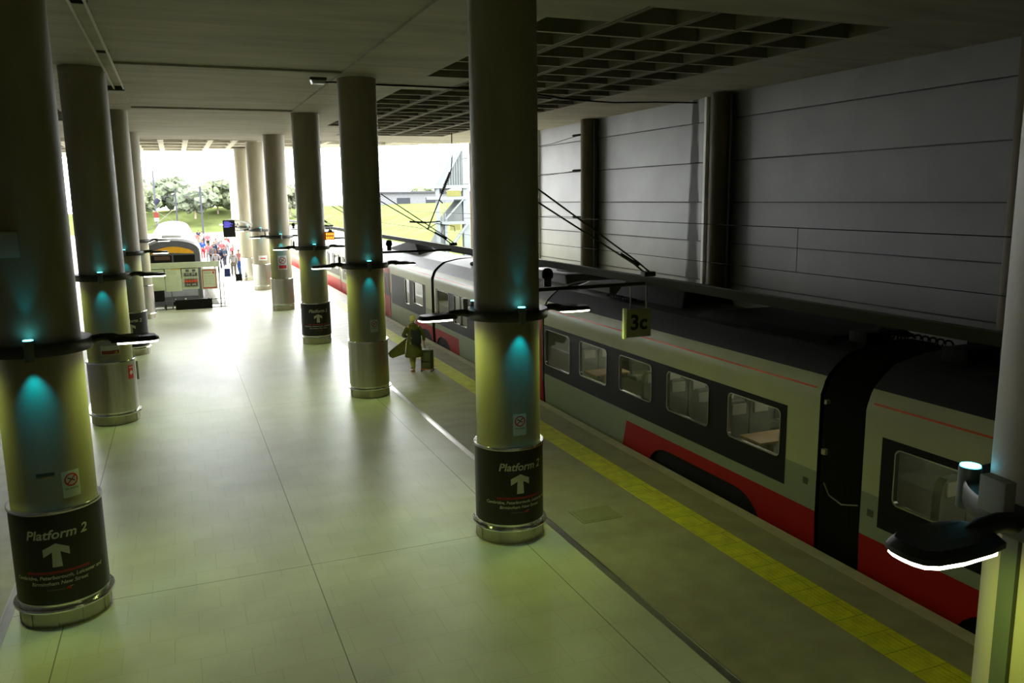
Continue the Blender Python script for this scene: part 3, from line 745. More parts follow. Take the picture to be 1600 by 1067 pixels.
def car(label, y0, y1, band, wins, reds, roof, group='cars of the red and cream train', interior=True, doors=(), X0=SX, gap_far=True, arches=()):
    r = thing('train_car', label, 'train car', (0, 0, 0), 0, group)
    Wd = 2.75; XF = X0+Wd
    b0, b1 = band; ZB0, ZB1 = .70, 1.97
    win = [(a, b, z0, z1) for a, b, z0, z1 in wins]
    # platform side body (materials: cream, grey, red)
    bm = new()
    def seg(ya, yb, za, zb, mi, off=0): side_strip(bm, ya, yb, za, zb, mi, off, X0=X0)
    seg(y0, y1, 1.97, 2.56, 0); seg(y0, y1, 2.56, 2.87, 3); seg(y0, b0, 1.12, 1.97, 0); seg(b1, y1, 1.12, 1.97, 0)
    seg(y0, b0, .70, 1.12, 1); seg(b1, y1, .70, 1.12, 1); seg(y0, y1, .50, .70, 1)
    # lower skirt, red near the bogies
    cuts = sorted({y0, y1, *[c for rr in reds for c in rr]})
    for a, b in zip(cuts, cuts[1:]):
        mid = (a+b)/2; isred = any(q0 < mid < q1 for q0, q1 in reds)
        sub = sorted({a, b, *[c for ar in arches for c in ar if a < c < b]})
        for u, v in zip(sub, sub[1:]):
            m2 = (u+v)/2; zlo = -.45
            if any(q0 < m2 < q1 for q0, q1 in arches): zlo = .26
            seg(u, v, zlo, .50, 2 if isred else 1)
    # slanted front edge of red panel and arch shoulders
    for q0, q1 in arches:
        for ye, s in ((q0, 1), (q1, -1)):
            p = [(ye, .26)]+[(ye+s*.75*(1-math.sin(t*PI/14)), .26-.66*(1-math.cos(t*PI/14))) for t in range(8)]
            f = bm.faces.new([bm.verts.new((X0+side_prof(z)-.0, y, z)) for y, z in p]); f.material_index = 2
    for q0, q1 in reds:
        if q1 < y1-1 and q1 > 10:
            f = bm.faces.new([bm.verts.new((X0+side_prof(z)-.002, y, z)) for y, z in [(q1, .50), (q1+.32, -.45), (q1, -.45)]]); f.material_index = 2
    # far side, ends, roof, underframe
    side_strip(bm, y0, y1, -.45, 2.87, 0, 0, sgn=-1, X0=XF)
    body = obj('body_shell', bm, [cream, greypaint, redpaint, roof], r, smooth=40)
    bm = new()
    prof = []
    for i in range(13):
        t = i/12; x = X0+.48+(Wd-.96)*t; prof.append((x, 2.87+.13*math.sin(PI*t)))
    A = [bm.verts.new((x, y0, z)) for x, z in prof]; B = [bm.verts.new((x, y1, z)) for x, z in prof]
    for i in range(12): bm.faces.new((A[i], A[i+1], B[i+1], B[i]))
    A2 = [bm.verts.new((x, y0, z-.08)) for x, z in prof]; B2 = [bm.verts.new((x, y1, z-.08)) for x, z in prof]
    for i in range(12): bm.faces.new((A2[i], B2[i], B2[i+1], A2[i+1]))
    k = y0+.3
    obj('roof', bm, roof, r, smooth=40)
    bm = new()
    for ye in (y0, y1):
        bm = new(); pts = [(X0+side_prof(z), z) for z in [-.45, .45, 1, 2.3, 2.4, 2.5, 2.6, 2.7, 2.8, 2.87]]
        full = pts+[(x, z) for x, z in prof]+[(2*X0+Wd-x, z) for x, z in pts[::-1]]
        f = bm.faces.new([bm.verts.new((x, ye, z)) for x, z in full])
        obj('end_wall', bm, bandblack, r, smooth=0)
    bm = new(); bx(bm, X0+.06, XF-.06, y0+.02, y1-.02, -.55, -.02)
    for q0, q1 in arches: bx(bm, X0+.05, X0+.06, max(q0-.1, y0+.02), min(q1+.1, y1-.02), -.45, .45); obj('underframe', bm, black, r)
    # orange line
    bm = new(); side_strip(bm, y0+.1, y1-.1, 2.365, 2.39, 0, .004, 1, X0=X0); obj('orange_line', bm, orange, r)
    # band with window holes
    bm = new()
    outer = [(b0, ZB0), (b1, ZB0), (b1, ZB1), (b0, ZB1)]
    holes = [rrect(a, b, z0, z1, .09) for a, b, z0, z1 in win]
    if band[1]-band[0] > .2: fill_holes(bm, outer, holes, lambda q: (X0-.004, q[0], q[1]))
    bmesh.ops.recalc_face_normals(bm, faces=bm.faces)
    for f in bm.faces:
        if f.normal.x > 0: f.normal_flip()
    if len(bm.faces): obj('window_band', bm, bandblack, r, smooth=0)
    else: bm.free()
    for a, b, z0, z1 in win:
        bm = new(); o_, i_ = rrect(a-.005, b+.005, z0-.005, z1+.005, .095), rrect(a+.014, b-.014, z0+.014, z1-.014, .08)
        n = len(o_)
        F = [bm.verts.new((X0-.014, y, z)) for y, z in o_]; G = [bm.verts.new((X0-.014, y, z)) for y, z in i_]; H = [bm.verts.new((X0+.05, y, z)) for y, z in i_]; K = [bm.verts.new((X0, y, z)) for y, z in o_]
        for k in range(n):
            k2 = (k+1) % n; bm.faces.new((F[k], G[k], G[k2], F[k2])); bm.faces.new((G[k], H[k], H[k2], G[k2])); bm.faces.new((K[k], F[k], F[k2], K[k2]))
        w = obj('window', bm, mat('window_trim', (.42, .42, .40), .25, .9), r)
        bm = new(); bm.faces.new([bm.verts.new((X0+.02, y, z)) for y, z in i_][::-1]); obj('pane', bm, glass, w, smooth=0)
    for a, b in doors:
        bm = new(); side_strip(bm, a, b, .0, 2.2, 0, .012, X0=X0)
        d = obj('door', bm, redpaint, r)
        bm = new()
        for u, v in ((a+.12, (a+b)/2-.08), ((a+b)/2+.08, b-.12)):
            bm.faces.new([bm.verts.new((X0-.018, y, z)) for y, z in rrect(u, v, .95, 1.95, .08)][::-1])
        obj('pane', bm, bandblack, d, smooth=0)
    if interior:
        bm = new(); bx(bm, X0+.07, XF-.07, y0+.05, y1-.05, .35, .38); bx(bm, X0+.30, XF-.3, y0+.05, y1-.05, 2.15, 2.2); bx(bm, XF-.16, XF-.12, y0+.05, y1-.05, .03, .95)
        bx(bm, X0+.07, XF-.07, y0+.05, y0+.1, 0, 2.2); bx(bm, X0+.07, XF-.07, y1-.1, y1-.05, 0, 2.2)
        bx(bm, XF-.16, XF-.12, y0+.05, y1-.05, 1.75, 2.2); bx(bm, XF-.15, XF-.10, y0+.05, y1-.05, .95, 1.75, 1)
        obj('interior_lining', bm, [inner_m, bandblack], r)
        bm = new(); bx(bm, X0+1.3, X0+1.45, y0+.6, y1-.6, 2.12, 2.149); obj('ceiling_light', bm, strip_m, r)
    # wheels
    bm = new()
    for q0, q1 in arches:
        for yy in (q0+.75, q1-.75):
            if y0-.5 < yy < y1+.5:
                for xx in (X0+.55,): tube(bm, [(xx, yy, -.53), (xx+.13, yy, -.53)], .42, 28)
        bx(bm, X0+.35, X0+.5, q0+.5, q1-.5, -.62, -.30)
    if len(bm.verts): obj('wheel_set', bm, black, r)
    else: bm.free()
    return r
def seats(r, rows, X0=SX, tables=()):
    """two-abreast seat rows facing along the car"""
    proto = None
    for y, face in rows:
        for xo in (.42, .90, 1.82, 2.30):
            if proto is None:
                o = obj('seat', make_seat_mesh(), seat_m, r); 
                bm = new(); bx(bm, -.15, .15, -.06, -.025, .98, 1.17, bev=.015); h = obj('headrest', bm, seat_light, o); proto = o
            else:
                o = proto.copy(); COL.objects.link(o); o.parent = r
                h2 = h.copy(); COL.objects.link(h2); h2.parent = o
            o.location = (X0+xo, y, .38); o.rotation_euler = (0, 0, 0 if face > 0 else PI)
    for y in tables:
        bm = new(); bx(bm, X0+.12, X0+1.05, y-.28, y+.28, 1.10, 1.14, bev=.01); bx(bm, X0+.5, X0+.58, y-.05, y+.05, .38, 1.1); obj('table', bm, table_m, r)
WZ0, WZ1 = 1.10, 1.87
cN = car('nearest cream car at far right, cut by the near column', -5.5, 8.28, (-5, 7.97), [(a-1.38, a, WZ0, WZ1) for a in (7.74, 5.9, 4.0, 2.1)], [(-5.5, 8.28)], roofshade, arches=[(3.2, 6.75)])
seats(cN, [(7.2, 1), (5.9, -1), (4.6, 1), (3.6, 1)], tables=(6.55,))
cA = car('cream car with black window band behind the 3c sign', 9.15, 18.98, (9.83, 18.97), [(17.47, 18.92, .95, WZ1), (15.63, 16.95, 1.05, WZ1), (13.77, 15.07, WZ0, WZ1), (11.86, 13.21, WZ0, WZ1), (9.97, 11.30, WZ0, WZ1)],
         [(9.15, 14.75)], roofshade, arches=[(10.35, 13.95)])
seats(cA, [(11.6, 1), (10.2, -1), (12.6, 1), (13.5, 1), (14.4, 1), (17.3, 1)], tables=(10.85, 16.7))
cB = car('silver grey car behind the middle column, past the cream car', 19.06, 28.75, (24.2, 28.55), [(27.0, 28.35, WZ0, 1.95), (25.05, 25.70, 1.0, 1.93), (25.76, 26.42, 1.0, 1.95), (24.2, 24.85, 1.0, 1.93)][:3], [(19.06, 20.9), (26.0, 28.75)], rooflit, doors=((19.09, 20.9),), arches=[(26.9, 28.74)])
cC = car('silver car with two windows beside the walking person', 29.08, 38.4, (29.9, 35.2), [(30.22, 31.55, WZ0, 1.95), (32.18, 32.86, .95, 1.95)], [(29.08, 31.4)], rooflit, interior=True, doors=((35.5, 37.0),), arches=[(29.09, 30.9)])
xx = SX
for k, (a, b) in enumerate(((38.75, 48.0), (48.35, 58.0), (58.3, 76))):
    xx = SX+.12*(k+1)
    ws = []
    y = a+1.0
    while y+1.3 < b-.6: ws.append((y, y+1.3, WZ0, 1.93)); y += 1.9
    car(['distant pale car beyond the column left of the walking person', 'far pale car of the train seen between columns', 'farthest pale car of the train out in daylight'][k], a, b, (a+.6, b-.6), ws, [(a, b)], rooflit, interior=False, X0=xx)
# gangway bellows
for k, (a, b, lab) in enumerate(((8.28, 9.15, 'wide black gangway bellows between the two nearest cars'), (18.98, 19.06, 'black gangway gap hidden behind the middle column'), (28.75, 29.08, 'black gangway gap between the two silver cars'), (38.4, 38.75, 'distant black gangway gap between pale cars'), (48.0, 48.35, 'far black gangway gap of the train'))):
    X0 = SX+(0 if k < 4 else .14)
    r = thing('gangway_bellows', lab, 'gangway', (0, 0, 0), 0, 'gangway bellows between the train cars')
    ring_p = []
    for z in [-.45, .45, 1.2, 1.9, 2.3, 2.45, 2.6, 2.75, 2.87]: ring_p.append((side_prof(z), z))
    loop = [(X0+p[0], p[1]) for p in ring_p]+[(X0+1.0, 2.98), (X0+1.75, 2.98)]+[(X0+2.75-p[0], p[1]) for p in ring_p[::-1]]
    bm = new(); nf = 7 if b-a > .5 else 3; prev = None
    steps = nf*2
    for s in range(steps+1):
        y = a+(b-a)*s/steps; ins = .0 if s % 2 else .07
        cx, cz = X0+1.375, 1.2
        ins += .015
        R_ = [bm.verts.new((cx+(x-cx)*(1-ins/1.4), y, cz+(z-cz)*(1-ins/1.4))) for x, z in loop]
        if prev:
            for i in range(len(loop)): bm.faces.new((prev[i], prev[(i+1) % len(loop)], R_[(i+1) % len(loop)], R_[i]))
        prev = R_
    obj('folds', bm, rubberdoor, r, smooth=20)
    if k == 0:
        bm = new(); bx(bm, X0-.02, X0+.05, 8.98, 9.06, 1.42, 1.50); bx(bm, X0-.02, X0+.05, 9.0, 9.05, 2.18, 2.24); obj('data_plate', bm, mat('plate', (.35, .33, .22), .4), r)
        bm = new(); tube(bm, [(X0-.01, 8.98, 1.0), (X0-.03, 8.85, .86), (X0-.03, 8.6, .80), (X0-.01, 8.32, .88)], .012, 6); obj('loose_cable', bm, midmetal, r)
# small marks on car ends
bm = new(); bx(bm, SX-.007, SX-.002, 9.32, 9.42, .86, .96); obj('end_mark', bm, mat('dark_mark', (.06, .07, .05), .5), cA)
bm = new(); bx(bm, SX-.007, SX-.002, 8.05, 8.15, .80, .90); obj('end_mark', bm, MATS['dark_mark'], cN)
# roof equipment
def fairing(name, label, y0, y1, x0, x1, h, m, taper=.9, z=2.90):
    r = thing(name, label, 'roof unit', (0, 0, 0), 0, 'boxes on the train roof')
    bm = new(); c = [(x0, y0), (x1, y0), (x1, y1), (x0, y1)]
    A = [bm.verts.new((x, y, z)) for x, y in c]; t = taper
    B = [bm.verts.new((x+(.15 if i in (0, 3) else -.15), y+(t if i < 2 else -t)*(.35 if i < 2 else 1), z+h)) for i, (x, y) in enumerate(c)]
    for k in range(4): bm.faces.new((A[k], A[(k+1) % 4], B[(k+1) % 4], B[k]))
    bm.faces.new(B); bm.faces.new(A[::-1]); bmesh.ops.recalc_face_normals(bm, faces=bm.faces)
    bmesh.ops.bevel(bm, geom=list(bm.edges), offset=.05, segments=3, affect='EDGES', profile=.6)
    obj('housing', bm, m, r); return r
ff = mat('roof_fairing_grey', (.10, .105, .11), .45)
fA = fairing('roof_fairing', 'grey streamlined roof fairing with oval recess above the first silver car', 19.2, 23.2, 9.3, 10.9, .26, ff, 1.2)
bm = new()
tube(bm, [(10.0, 20.6, 3.155), (10.0, 20.6, 3.175)], .24, 24)
for v in bm.verts: v.co.y = 20.6+(v.co.y-20.6)*2.2
obj('oval_recess', bm, black, fA)
fairing('roof_fairing', 'low grey roof fairing on the cream car left of the 3c sign', 16.9, 18.9, 9.3, 10.9, .22, ff, .7)
fairing('roof_box', 'tall black roof box behind the 3c sign', 13.9, 16.7, 9.3, 10.6, .40, black, .3)
fairing('roof_box', 'long low black roof box on the cream car', 9.6, 13.2, 9.1, 10.9, .12, black, .3)
fairing('roof_box', 'long low black roof box on the nearest car', -3, 7.2, 9.1, 10.9, .10, black, .3)
fairing('roof_fairing', 'dark wedge roof fairing left of the hanging strut', 32.8, 38.2, 9.15, 10.0, .48, black, 3.2)
r = thing('roof_grille', 'dark ventilation grille strip on the cream car roof edge', 'grille', (0, 0, 0)); bm = new()
for k in range(9): bx(bm, 9.06, 9.26, 15.6+k*.12, 15.66+k*.12, 2.925, 2.96)
obj('slats', bm, black, r)
# coiled hoses over the near gangway
r = thing('coiled_hose', 'black coiled hoses lying over the gangway roof', 'hose', (0, 0, 0))
bm = new(); pts = []
for k in range(0, 12*10+1):
    a = 2*PI*k/12; pts.append((9.62+.065*math.cos(a), 7.95+.105*k/10, 3.13+.065*math.sin(a)))
tube(bm, pts, .014, 6); obj('coil', bm, black, r)
bm = new(); bx(bm, 9.35, 9.95, 7.45, 7.85, 2.95, 3.16, bev=.03); obj('bracket_box', bm, black, r); bm = new(); bx(bm, 9.35, 9.85, 9.15, 9.5, 2.92, 3.14, bev=.03); obj('bracket_box', bm, black, r); bm = new(); tube(bm, [(9.8, 7.8, 3.18), (9.8, 7.4, 3.24), (9.7, 6.8, 3.12), (9.6, 6.2, 3.02)], .05, 8); obj('thick_hose', bm, black, r)
r = thing('roof_insulators', 'cluster of black roof insulators on the silver car', 'insulators', (0, 0, 0))
for k, (x, y, h) in enumerate(((9.3, 24.3, .42), (9.3, 25.0, .48), (9.9, 24.0, .42), (9.9, 25.2, .42), (10.4, 24.6, .5))):
    bm = new(); tube(bm, [(x, y, 2.9), (x, y, 2.95+h)], .03, 8)
    for q in range(5): tube(bm, [(x, y, 3.0+q*.07), (x, y, 3.03+q*.07)], .065, 10)
    bx(bm, x-.12, x+.12, y-.06, y+.06, 2.9, 2.97); obj('insulator', bm, black, r)
bm = new(); tube(bm, [(9.3, 24.3, 3.35), (9.9, 24.0, 3.38), (10.4, 24.6, 3.42), (9.9, 25.2, 3.36), (9.3, 25.0, 3.38)], .02, 6); tube(bm, [(9.2, 26.4, 2.98), (9.3, 25.6, 3.1), (9.3, 25.0, 3.2)], .07, 8); obj('busbar', bm, black, r)
r = thing('roof_walk_rail', 'long slotted rail along the far edge of the silver roofs', 'rail', (0, 0, 0))
bm = new()
bx(bm, 10.72, 10.80, 22, 40, 2.94, 3.02); bx(bm, 10.72, 10.80, 22, 40, 3.12, 3.2)
y = 22
while y < 40: bx(bm, 10.72, 10.80, y, y+.25, 3.02, 3.12); y += .8
obj('rail_body', bm, black, r)

# ------------------------------------------------------------------ white diesel train in the bay
r = thing('diesel_train', 'white train with dark windscreen and yellow band in the bay behind the boards', 'train', (-.28, 46.3, 0))
def arch_out(w, zt, zs, z0, n=14):
    out = [(-w, z0), (-w, zs)]
    for k in range(1, n): 
        a = PI-PI*k/n; out.append((w*math.cos(a), zs+(zt-zs)*math.sin(a)**.8))
    return out+[(w, zs), (w, z0)]
bm = new(); o1 = arch_out(1.42, 3.30, 2.65, -.6)
L1 = [bm.verts.new((x, .45, z)) for x, z in o1]; L2 = [bm.verts.new((x, 42, z)) for x, z in o1]; n = len(o1)
for k in range(n): bm.faces.new((L1[k], L1[(k+1) % n], L2[(k+1) % n], L2[k]))
bm.faces.new(L2); bmesh.ops.recalc_face_normals(bm, faces=bm.faces); obj('body', bm, mat('white_train_paint', (.75, .76, .78), .35), r)
bm = new(); oi = [(x*.93, .0, z if z > 0 else z) for x, _, z in [(x, 0, (z-.04) if z > 2.6 else z) for x, z in o1]]
F0 = [bm.verts.new((x, 0, z-.06 if z > 0 else z)) for x, _, z in oi]; F1 = [bm.verts.new((x, .45, z)) for x, z in o1]
for k in range(n): bm.faces.new((F0[k], F0[(k+1) % n], F1[(k+1) % n], F1[k]))
bm.faces.new(F0); bmesh.ops.recalc_face_normals(bm, faces=bm.faces); obj('cab_mask', bm, mat('grey_cab', (.11, .11, .12), .4), r)
bm = new(); pts = [(-1.02, 2.60)]+[(-1.02+2.04*k/10, 2.66+.24*math.sin(PI*k/10)) for k in range(1, 10)]+[(1.02, 2.60), (1.02, 2.52), (0, 2.58), (-1.02, 2.52)]
A = pts; prism(bm, A, 1, -.03, .0); obj('yellow_band', bm, mat('warm_yellow', (.85, .42, .01), .5), r)
bm = new(); bx(bm, -1.06, -.06, -.02, .0, 1.45, 2.46, bev=.0); bx(bm, .02, 1.06, -.02, 0, 1.45, 2.46); obj('windscreen', bm, bandblack, r)
bm = new(); bx(bm, -.90, -.15, -.03, -.021, 2.22, 2.42); obj('destination_blind', bm, mat('dim_amber', (.08, .035, .01), .5), r)
bm = new(); bx(bm, -1.1, 1.1, -.06, .0, .3, 1.25, bev=.02); obj('nose_panel', bm, mat('grey_nose', (.32, .33, .34), .5), r)
bm = new()
for sx in (-.95, .95): tube(bm, [(sx, -.01, .95), (sx, -.09, .95)], .10, 16)
obj('headlight', bm, offwhite, r)
bm = new(); tube(bm, [(0, 0, -.1), (0, -.55, -.1)], .14, 12); bx(bm, -.2, .2, -.7, -.5, -.28, .08, bev=.03); obj('coupler', bm, black, r)
bm = new(); bx(bm, -.5, .5, 2, 20, 3.28, 3.42, bev=.04); obj('roof_pod', bm, offwhite, r)

# ------------------------------------------------------------------ boards at the bay end
r = thing('notice_frame', 'pale green-white frame of notice boards closing the bay end', 'notice frame', (.17, 43.3, 0))
bm = new(); bx(bm, -1.66, 1.66, -.04, .04, 1.99, 2.28, bev=.01); obj('header_board', bm, greenwhite, r)
bm = new()
for x in (-1.62, -.62, .62, 1.62): bx(bm, x-.03, x+.03, .04, .1, 0, 2.28)
for x in (1.8,): bx(bm, x-.02, x+.02, .0, .05, 0, 1.35)
bx(bm, -1.62, 1.82, .05, .08, .12, .17); bx(bm, -1.62, 1.82, .05, .08, .38, .42); bx(bm, 1.6, 1.82, .03, .07, 1.0, 1.04); bx(bm, -1.7, 2.0, -.10, .16, 0, .03); obj('frame_posts', bm, mat('dull_green_steel', (.16, .18, .15), .5, .3), r)
bm = new(); bx(bm, -1.62, -.90, -.03, .03, .92, 1.95, bev=.01); obj('blank_board', bm, greenwhite, r)
bm = new(); bx(bm, -.86, -.14, -.05, .03, .88, 1.97, bev=.01); o = obj('blank_board', bm, greenwhite, r)
bm = new(); bx(bm, -.62, -.14, -.056, -.05, 1.93, 1.965); obj('orange_edge', bm, mat('amber_trim', (.7, .42, .02), .5), o)
bm = new()
for x, z in ((-.7, 1.82), (-.4, 1.72), (-.72, 1.55)): bx(bm, x-.06, x+.06, -.054, -.05, z, z+.012)
obj('print', bm, mat('grey_print2', (.3, .32, .25), .5), o)
bm = new(); bx(bm, -.10, .66, -.02, .03, .95, 1.95, bev=.01); rk = obj('leaflet_rack', bm, greenwhite, r)
bm = new(); random.seed(5)
lc = [mat('leaflet_grey', (.12, .12, .13), .5), mat('leaflet_red', (.75, .08, .04), .5), mat('leaflet_pale', (.5, .52, .45), .5)]
for row in range(4):
    for k in range(5):
        x = .0+k*.125; z = 1.62-row*.17
        bx(bm, x, x+.10, -.06, -.021, z, z+.13, [0, 2, 1, 0][row])
        if row != 2 and k % 2: bx(bm, x, x+.10, -.064, -.0605, z+.04, z+.10, 2)
for x in (.08, .38): bx(bm, x, x+.15, -.05, -.021, 1.80, 1.92, 0)
obj('leaflet_row', bm, lc, rk)
bm = new(); bx(bm, -.03, .62, -.07, -.03, 1.60, 1.615); bx(bm, -.03, .62, -.07, -.03, 1.43, 1.445); bx(bm, -.03, .62, -.07, -.03, 1.26, 1.275); bx(bm, -.03, .62, -.07, -.03, 1.09, 1.105); obj('rack_shelf', bm, darkmetal, rk)
bm = new(); bx(bm, .78, 1.52, -.06, .03, .90, 1.93, bev=.01); pf = obj('poster_case', bm, greenwhite, r)
bm = new()
for q in ((.83, 1.47, 1.82, 1.86), (.83, 1.47, .95, 1.0), (.83, .86, .95, 1.86), (1.44, 1.47, .95, 1.86)): bx(bm, q[0], q[1], -.068, -.061, q[2], q[3])
bx(bm, 1.32, 1.38, -.068, -.061, 1.66, 1.78); obj('red_border', bm, redmark, pf)
bm = new(); random.seed(9)
for k in range(4):
    for j in range(3): bx(bm, .93+j*.17, .93+j*.17+.11, -.066, -.061, 1.55-k*.13, 1.555-k*.13+.006)
bx(bm, .90, 1.25, -.066, -.061, 1.70, 1.72); obj('print', bm, MATS['grey_print2'], pf)
r = thing('planter_box', 'long black box on the floor before the notice boards', 'box', (.52, 43.0, 0)); bm = new(); 
bx(bm, -.84, .84, -.16, .16, 0.03, .46); bx(bm, -.86, .86, -.18, .18, .44, .48); bx(bm, -.84, .84, -.15, .15, 0, .03); obj('box_body', bm, black, r)
bm = new(); bx(bm, -.4, -.32, -.05, .05, .481, .54, bev=.01); bx(bm, .68, .76, -.05, .05, .481, .54, bev=.01); bx(bm, -.84, -.80, -.05, .05, .481, .54); obj('lid_fitting', bm, offwhite, r)
# wheelchair
r = thing('wheelchair', 'folded black wheelchair parked beside the left notice board', 'wheelchair', (-1.02, 42.9, 0), math.radians(8))
bm = new(); bx(bm, -.24, .24, -.02, .02, .50, .98, bev=.015); obj('backrest', bm, black, r)
bm = new(); bx(bm, -.22, .22, .02, .40, .44, .50, bev=.02); obj('seat', bm, black, r)
bm = new()
for sx in (-.24, .24):
    tube(bm, [(sx, -.06, 1.02), (sx, 0, .95), (sx, 0, .12)], .014, 6); tube(bm, [(sx, .0, .42), (sx, .42, .42), (sx, .5, .1)], .014, 6); tube(bm, [(sx, 0, .65), (sx, .35, .65), (sx, .40, .42)], .014, 6)
tube(bm, [(-.24, 0, .14), (.24, .2, .42)], .012, 6); tube(bm, [(.24, 0, .14), (-.24, .2, .42)], .012, 6); tube(bm, [(-.24, 0, .28), (.24, 0, .28)], .012, 6); obj('frame', bm, mat('dark_tube', (.05, .05, .05), .4, .5), r)
for sx in (-.27, .27):
    for yy, rad in ((.03, .15), (.44, .09)):
        bm = new(); tube(bm, [(sx-.015, yy, rad), (sx+.015, yy, rad)], rad, 18); obj('wheel', bm, black, r)

# cover plate in paving
bm = new(); bx(bm, -.36, .36, -.28, .28, .001, .006); bx(bm, -.30, .30, -.22, .22, .006, .009)
tag(obj('cover_plate', bm, mat('plate_tan', (.27, .25, .12), .6), loc=(6.07, 11.47, 0)), 'square inspection cover in paving right of the middle column', 'cover')

# ------------------------------------------------------------------ people
def skin_mesh(name, nodes, edges, levels=1):
    """nodes: list of (co, rx, ry); grows one continuous surface round the edges"""
    me = bpy.data.meshes.new(name); me.from_pydata([n[0] for n in nodes], edges, [])
    o = bpy.data.objects.new(name, me); COL.objects.link(o)
    s = o.modifiers.new('s', 'SKIN'); sk = me.skin_vertices[0].data
    for i, n in enumerate(nodes): sk[i].radius = (n[1], n[2]); sk[i].use_root = (i == 0)
    s.use_smooth_shade = True
    u = o.modifiers.new('u', 'SUBSURF'); u.levels = levels; u.render_levels = levels
    bpy.context.view_layer.update()
    out = bpy.data.meshes.new_from_object(o.evaluated_get(bpy.context.evaluated_depsgraph_get()))
    bpy.data.objects.remove(o); bpy.data.meshes.remove(me)
    out.name = name
    return out
def link_mesh(name, me, m, parent):
    me.materials.clear(); me.materials.append(m)
    o = bpy.data.objects.new(name, me); COL.objects.link(o); o.parent = parent; return o
skin_m = mat('skin_tone', (.10, .055, .035), .8, spec=0)
def person_meshes(stride, arm):
    s, a = stride, arm
    N = [((0, 0, .95), .14, .11), ((0, 0, 1.15), .12, .09), ((0, 0, 1.38), .15, .09), ((0, .01, 1.49), .06, .055), ((0, .02, 1.58), .05, .05), ((0, .035, 1.64), .075, .09), ((0, .03, 1.72), .07, .085),
         ((.19, 0, 1.40), .055, .055), ((.24, -.03+a*.1, 1.13), .04, .042), ((.25, .06+a*.25, .90), .03, .032), ((.25, .08+a*.30, .82), .035, .02),
         ((-.19, 0, 1.40), .055, .055), ((-.24, -.03-a*.05, 1.13), .04, .042), ((-.25, .06-a*.1, .90), .03, .032), ((-.25, .08-a*.1, .82), .035, .02),
         ((.09, s*.05, .86), .09, .09), ((.10, s*.18+.02, .50), .06, .06), ((.10, s*.24-.05, .12), .04, .045), ((.11, s*.26+.06, .04), .04, .035),
         ((-.09, -s*.05, .86), .09, .09), ((-.10, -s*.12+.02, .50), .06, .06), ((-.10, -s*.30-.05, .13), .04, .045), ((-.11, -s*.28+.06, .04), .04, .035)]
    E = [(0, 1), (1, 2), (2, 3), (3, 4), (4, 5), (5, 6), (2, 7), (7, 8), (8, 9), (9, 10), (2, 11), (11, 12), (12, 13), (13, 14), (0, 15), (15, 16), (16, 17), (17, 18), (0, 19), (19, 20), (20, 21), (21, 22)]
    body = skin_mesh('body', N, E)
    def sub(ids, edges, grow, name):
        mp = {i: k for k, i in enumerate(ids)}
        return skin_mesh(name, [(N[i][0], N[i][1]+grow, N[i][2]+grow) for i in ids], [(mp[a_], mp[b_]) for a_, b_ in edges])
    shirt = sub([1, 0, 2, 3, 7, 8, 9, 11, 12, 13], [(1, 0), (1, 2), (2, 3), (2, 7), (7, 8), (8, 9), (2, 11), (11, 12), (12, 13)], .025, 'top')
    trou = sub([0, 15, 16, 17, 19, 20, 21], [(0, 15), (15, 16), (16, 17), (0, 19), (19, 20), (20, 21)], .022, 'trousers')
    hair = skin_mesh('hair', [((0, .0, 1.74), .082, .085), ((0, -.03, 1.66), .075, .06)], [(0, 1)])
    return body, shirt, trou, hair
PM = [person_meshes(1, 1), person_meshes(.2, .3), person_meshes(-.8, 1)]
CLO = {}
def cloth(c):
    k = 'cloth_%d_%d_%d' % tuple(int(q*100) for q in c); return mat(k, tuple(q*.17+.002 for q in c), .9, spec=0)
def person(x, y, rz, shirt, trousers, hair, label, pose=0, h=1.0, group='people walking along the far platform'):
    r = thing('person', label, 'person', (x, y, 0), rz, group); r.scale = (h, h, h)
    b, s, t, hr = [q.copy() for q in PM[pose]]
    link_mesh('body', b, skin_m, r); link_mesh('shirt', s, cloth(shirt), r); link_mesh('trousers', t, cloth(trousers), r); link_mesh('hair', hr, cloth(hair), r)
    return r
navy = (.03, .05, .12); pink = (.7, .18, .22); white = (.75, .75, .75); khaki = (.35, .31, .24); dk = (.03, .03, .03); blue = (.05, .13, .5); red = (.7, .05, .07); grey = (.3, .3, .32); hb = (.04, .025, .015); hl = (.3, .2, .1)
